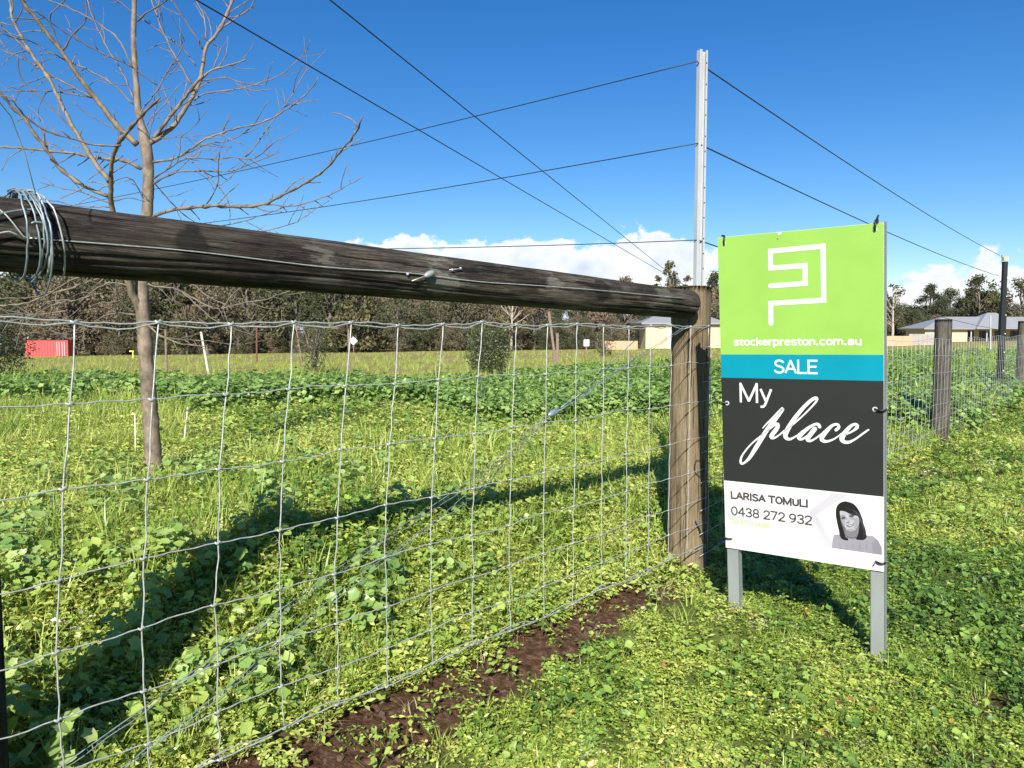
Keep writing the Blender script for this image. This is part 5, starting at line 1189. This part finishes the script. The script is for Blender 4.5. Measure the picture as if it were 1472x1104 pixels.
def p_grass(seed, n=20, rad=0.05, hmin=0.10, hmax=0.26, w=0.0032, bend=0.6):
    r_ = random.Random(seed); mb = MB()
    for _ in range(n):
        a = r_.uniform(0, 6.28); d = rad * r_.random(); L = r_.uniform(hmin, hmax); az = r_.uniform(0, 6.28); ww = w * r_.uniform(0.6, 1.5)
        p = Vector((math.cos(a) * d, math.sin(a) * d, -0.01)); dr = Vector((math.cos(az), math.sin(az), 0)); sd = Vector((-math.sin(az), math.cos(az), 0)); el = r_.uniform(1.1, 1.5); vs_ = []
        bn = bend * r_.uniform(0.3, 1.6)
        for k in range(4):
            ws = ww * (1 - (k / 3) ** 1.5) + 0.0003; vs_ += [p + sd * ws, p - sd * ws]
            p = p + (dr * math.cos(el) + Vector((0, 0, 1)) * math.sin(el)) * L / 3; el -= bn * 0.5
        mb.add(vs_, [(0, 1, 3, 2), (2, 3, 5, 4), (4, 5, 7, 6)])
    return mb
def p_rosette(seed, n=9, L=0.085):
    r_ = random.Random(seed); mb = MB()
    for k in range(n):
        a = 6.283 * k / n + r_.uniform(-.3, .3); dr = Vector((math.cos(a), math.sin(a), 0)); ln = L * r_.uniform(0.6, 1.15); el = r_.uniform(0.3, 0.9)
        for j in range(5):
            t = (j + 1) / 5; c = dr * (ln * t * math.cos(el)) + Vector((0, 0, 0.012 + ln * (t * math.sin(el) - 0.6 * t * t * math.sin(el))))
            for s in (-1, 1):
                sd = Vector((-dr.y, dr.x, 0)) * s
                leaf_fan(mb, c + sd * ln * 0.12 * (1.2 - 0.6 * t), up_n(r_, 0.35), ln * 0.115 * (1.15 - 0.4 * t), 5, 0, 0.2, 0.8, r_.uniform(0, 6))
    return mb

G = 1.0
clover_cols = [(0.0, (0.064, 0.129, 0.025)), (0.2, (0.152, 0.246, 0.040)), (0.42, (0.292, 0.403, 0.062)), (0.61, (0.433, 0.510, 0.095)), (0.92, (0.608, 0.616, 0.202)), (1.0, (0.720, 0.720, 0.600))]
weed_cols = [(0.0, (0.064, 0.140, 0.031)), (0.27, (0.152, 0.269, 0.052)), (0.53, (0.275, 0.403, 0.073)), (0.92, (0.445, 0.526, 0.134)), (1.0, (0.643, 0.672, 0.448))]
mallow_cols = [(0.0, (0.076, 0.157, 0.043)), (0.3, (0.158, 0.280, 0.067)), (0.57, (0.263, 0.398, 0.101)), (1.0, (0.445, 0.538, 0.190))]
grass_cols = [(0.0, (0.088, 0.162, 0.029)), (0.3, (0.193, 0.308, 0.045)), (0.57, (0.351, 0.448, 0.078)), (1.0, (0.585, 0.560, 0.213))]
LM = {'clover': leaf_mat('clover_leaves', clover_cols, 0.33, 0.42, 0.5, 0.42), 'weed': leaf_mat('weed_leaves', weed_cols, 0.33, 0.42, 0.5, 0.4),
      'mallow': leaf_mat('mallow_leaves', mallow_cols, 0.33, 0.42, 0.55, 0.45), 'grass': leaf_mat('grass_blades', grass_cols, 0.35, 0.4, 0.5, 0.35),
      'straw': leaf_mat('dry_grass_blades', [(0.0, (0.16, 0.10, 0.05)), (0.5, (0.32, 0.24, 0.13)), (1.0, (0.55, 0.46, 0.30))], 0.2, 0.7, 0.2, 0.6),
      'dead': leaf_mat('fallen_leaf', [(0.0, (0.13, 0.06, 0.03)), (0.35, (0.34, 0.17, 0.05)), (0.6, (0.50, 0.38, 0.07)), (1.0, (0.60, 0.52, 0.36))], 0.2, 0.6, 0.3, 0.2)}
CO = {
 'clover': proto_collection('clover', [(p_clover(100 + k), LM['clover']) for k in range(5)] + [(p_clover(120 + k, 20, 0.05, 0.075, 0.015, 0.6), LM['clover']) for k in range(3)]),
 'weed': proto_collection('weed', [(p_weed(200 + k), LM['weed']) for k in range(4)] + [(p_rosette(220 + k), LM['weed']) for k in range(3)]),
 'mallow': proto_collection('mallow', [(p_mallow(300 + k), LM['mallow']) for k in range(4)]),
 'grass': proto_collection('grass', [(p_grass(400 + k), LM['grass']) for k in range(4)] + [(p_grass(410 + k, 16, 0.04, 0.05, 0.12, 0.0026, 0.7), LM['grass']) for k in range(2)]),
 'straw': proto_collection('straw', [(p_grass(500 + k, 16, 0.05, 0.05, 0.14, 0.0013, 1.6), LM['straw']) for k in range(3)]),
}
def dead_leaf(seed):
    r_ = random.Random(seed); mb = MB(); leaf_fan(mb, Vector((0, 0, 0.012)), up_n(r_, 0.5), 0.019, 7, 0, 0.35, 0.6, r_.uniform(0, 6)); return mb
CO['dead'] = proto_collection('dead_leaf', [(dead_leaf(600 + k), LM['dead']) for k in range(4)])
NP = {'clover': (0, 8), 'weed': (0, 7), 'mallow': (0, 4), 'grass': (0, 6), 'straw': (0, 3), 'dead': (0, 4)}

def plant():
    bags = {k: [] for k in CO}
    bands = [(1.15, 1.6, 1100, .92), (1.6, 2.2, 1300, 0.95), (2.2, 3.0, 1250, 1.0), (3.0, 4.0, 950, 1.05), (4.0, 6.0, 480, 1.25), (6.0, 9.0, 240, 1.6), (9.0, 14.0, 120, 2.1), (14.0, 22.0, 60, 2.8), (22.0, 40.0, 24, 3.6), (40, 75, 5, 5.0)]
    for (y0, y1, den, sc) in bands:
        w = 0.74 * y1 + 0.7; n = int((y1 - y0) * 2 * w * den)
        X = rng.uniform(-w, w, n); Y = rng.uniform(y0, y1, n)
        keep = np.abs(X) < 0.74 * Y + 0.7; X = X[keep]; Y = Y[keep]
        Z = gh(X, Y); S = fence_s(X, Y); Q = fence_q(X, Y); D = dirt(X, Y)
        N1 = fbm(X * 1.6 + 3, Y * 1.6 + 8); N2 = fbm(X * 0.5 + 31, Y * 0.5 + 5); N3 = fbm(X * 4 + 13, Y * 4 + 2)
        N4 = fbm(X * 9 + 5, Y * 9 + 22)
        U = rng.random((len(X), 6)); GA = rng.normal(size=(len(X), 4))
        for i in range(len(X)):
            x, y, s, b, d, u = X[i], Y[i], S[i], -S[i], D[i], U[i]; r = x / y
            t = 0.54 + 0.9 * (N1[i] - 0.5) + 0.7 * (N3[i] - 0.5) + 0.7 * (N2[i] - 0.5) + 0.14 * GA[i, 0]; size = sc * (1 + 0.22 * GA[i, 1]); lift = 0.0; kind = 'clover'; white = False
            size = max(size, 0.5 * sc); t = min(t + 0.05, 0.93)
            if s > -0.02:                                  # viewer's side: short trampled cover
                if d > 0.35 and u[0] < d * 0.975:
                    if u[1] < 0.014 and y < 5: kind = 'straw'; t = u[2]; size *= 0.6
                    elif u[1] < 0.045: kind = 'weed'; size *= 0.55; t = 0.8 + 0.2 * u[2]
                    else: continue
                elif N4[i] < 0.36 and u[1] < 0.75 and y < 7: continue          # thin spots
                elif N2[i] > 0.56 and u[1] < 0.10 and y < 9: kind = 'straw'; t = u[2]; size *= 0.55
                elif N1[i] < 0.40 and u[1] < 0.30: kind = 'weed'; size *= 0.7; t = 0.18 + 0.3 * u[2]
                elif y > 14 and u[0] < 0.5: kind = 'grass'; t += 0.1
                elif u[0] < 0.60: kind = 'clover'; size *= 0.80
                elif u[0] < 0.74: kind = 'weed'; size *= 0.55 + 0.3 * u[1]; t += 0.02
                elif u[0] < 0.935: kind = 'grass'; size *= 0.4 + 0.35 * u[1]
                elif u[0] < 0.957 and y < 9: kind = 'straw'; size *= 0.5; t = u[2]
                elif u[0] < 0.972 and y < 10: kind = 'dead'; t = u[2]; lift = 0.03; size = (0.45 + 0.45 * u[3]) * min(sc, 1.4)
                else: kind = 'clover'
                if 0.03 < u[5] < 0.042 and kind != 'weed': white = True; size *= 0.8           # a few smaller plants with whitish leaves
            else:
                left = float(smooth(-x, -0.4, 1.0)) * (y < 6)
                band0 = 8.3 + 1.6 * (N2[i] - 0.5) * 2 + 0.8 * (N1[i] - .5); back = 14.6 + 2.5 * (N1[i] - .5) + 7 * float(smooth(r, -0.02, 0.14)) + (24 * float(smooth(r, 0.26, 0.40)))
                if r < -0.48: band0 += 0.5
                if band0 < y < back:
                    if u[0] < 0.55: kind = 'mallow'; size = (0.70 + 0.35 * u[1] + 0.5 * (N2[i] - .3)) * (1 + 0.022 * (y - 9)); t = 0.64 + 0.9 * (N3[i] - .5) + 0.16 * GA[i, 0]
                    elif u[0] < 0.64: kind = 'grass'; size *= 0.9; t -= 0.1
                    else: continue
                    if r > 0.3 and y > 16: size *= 0.6
                elif y >= back:
                    if u[0] < 0.16: kind = 'grass'; size = 0.3 * sc; t = 0.7 + 0.4 * u[1]
                    else: continue
                elif b < 0.06 and u[0] < 0.14 and y < 4.5: kind = 'straw'; t = u[1]; size *= 0.8
                elif b < 1.05:                             # strip behind the wire
                    if d > 0.5 and u[0] < 0.7: continue
                    if left > 0.25 and b > 0.12 and u[0] < 0.022 * left: kind = 'mallow'; size = 0.42 + 0.28 * u[1]; t = 0.9 + 0.2 * GA[i, 0]
                    elif u[0] < 0.34: kind = 'weed'; size *= 0.78 + 0.2 * left; t += 0.16
                    elif u[0] < 0.58: kind = 'grass'; size *= 0.6; t += 0.1
                    else: kind = 'clover'; size *= 1.15; t += 0.12; lift = 0.02 * u[2]
                elif b < 2.6 and y < 7.5:                  # longer grass
                    if left > 0.3 and u[0] < 0.014 * left: kind = 'mallow'; size = 0.45 + 0.3 * u[1]; t = 0.82 + 0.2 * GA[i, 0]
                    elif u[0] < 0.20: kind = 'grass'; size *= 0.7; t += 0.05
                    elif u[0] < 0.46: kind = 'weed'; size *= 0.75; t += 0.08
                    else: kind = 'clover'; t += 0.12; size *= 1.1
                else:
                    if r < -0.42 and y > 5: kind = 'grass' if u[0] < 0.34 else 'clover'; size *= 0.6 if u[0] < 0.34 else 1.0; t += 0.12
                    elif u[0] < 0.20: kind = 'grass'; size *= 0.36; t += 0.12
                    elif u[0] < 0.36: kind = 'weed'; size *= 0.8; t += 0.05
                    else: kind = 'clover'; t += 0.16; size *= 1.05
                if y < 9 and kind != 'mallow': t += 0.07
                t = min(t, 0.94)
                if u[5] < 0.004 and kind == 'clover': white = True
                if u[4] < 0.004 and y < 8: kind = 'dead'; t = u[2]; lift = 0.06; size = 1.0
            if kind not in ('straw', 'dead'): t = 1.0 if white else 0.76 * t
            lo, hi = NP[kind]
            if kind == 'grass' and s > -0.02: pick = 4 + int(u[3] * 2)
            elif kind == 'weed' and s > -0.02: pick = int(u[3] * 7)
            else: pick = lo + int(u[3] * (hi - lo))
            bags[kind].append((x, y, Z[i] + lift - 0.004, GA[i, 2] * 0.14, GA[i, 3] * 0.14, u[4] * 6.283, size, pick, min(1.0, max(0.0, t))))
    names = {'clover': ('clover_ground_cover', 'low bright green clover carpeting both sides of the fence', 'ground cover'), 'weed': ('broadleaf_weeds', 'small broad leaved weeds scattered through the clover', 'weeds'),
             'mallow': ('mallow_weeds', 'knee high dark green mallow weeds in a band behind the fence', 'weeds'), 'grass': ('grass', 'long green grass tufts growing behind the wire mesh', 'grass'),
             'straw': ('dry_grass', 'dry straw coloured grass along the foot of the wire', 'grass'), 'dead': ('fallen_leaves', 'orange and yellow fallen leaves lying on the clover', 'leaves')}
    for k, rows in bags.items():
        A = np.array(rows); nm, lab, cat = names[k]
        o = scatter(nm, A[:, :3], A[:, 3:6], A[:, 6], A[:, 7], A[:, 8], CO[k]); tag(o, lab, cat, kind='stuff')
        print(nm, len(rows))
plant()
def pebbles():
    r_ = random.Random(61); mb = MB()
    for _ in range(1500):
        q = -r_.uniform(0.0, 3.0); s = r_.uniform(-0.1, 0.32); x = FA[0] + FT[0] * q + FN[0] * s; y = FA[1] + FT[1] * q + FN[1] * s
        if float(dirt(x, y)) < 0.5: continue
        r = r_.choice((0.003, 0.004, 0.005, 0.006, 0.008, 0.011)); n0 = len(mb.v); c_ = Vector((x, y, float(gh(x, y)) - 0.008 + r * 0.2)); mb.blob(c_, r * r_.uniform(.7, 1.2), 6, (1, r_.uniform(.6, 1.4), r_.uniform(.5, .9)))
        for k in range(n0, len(mb.v)): mb.v[k] = tuple(Vector(mb.v[k]) + Vector((r_.gauss(0, 1), r_.gauss(0, 1), r_.gauss(0, 1))) * r * 0.22)
    o = mb.build('soil_crumbs', plain('soil_crumb', (0.085, 0.05, 0.032), 0.95, 0, 0.6, 60)); tag(o, 'brown soil crumbs lying in the bare strip under the wire', 'soil', kind='stuff')
pebbles()
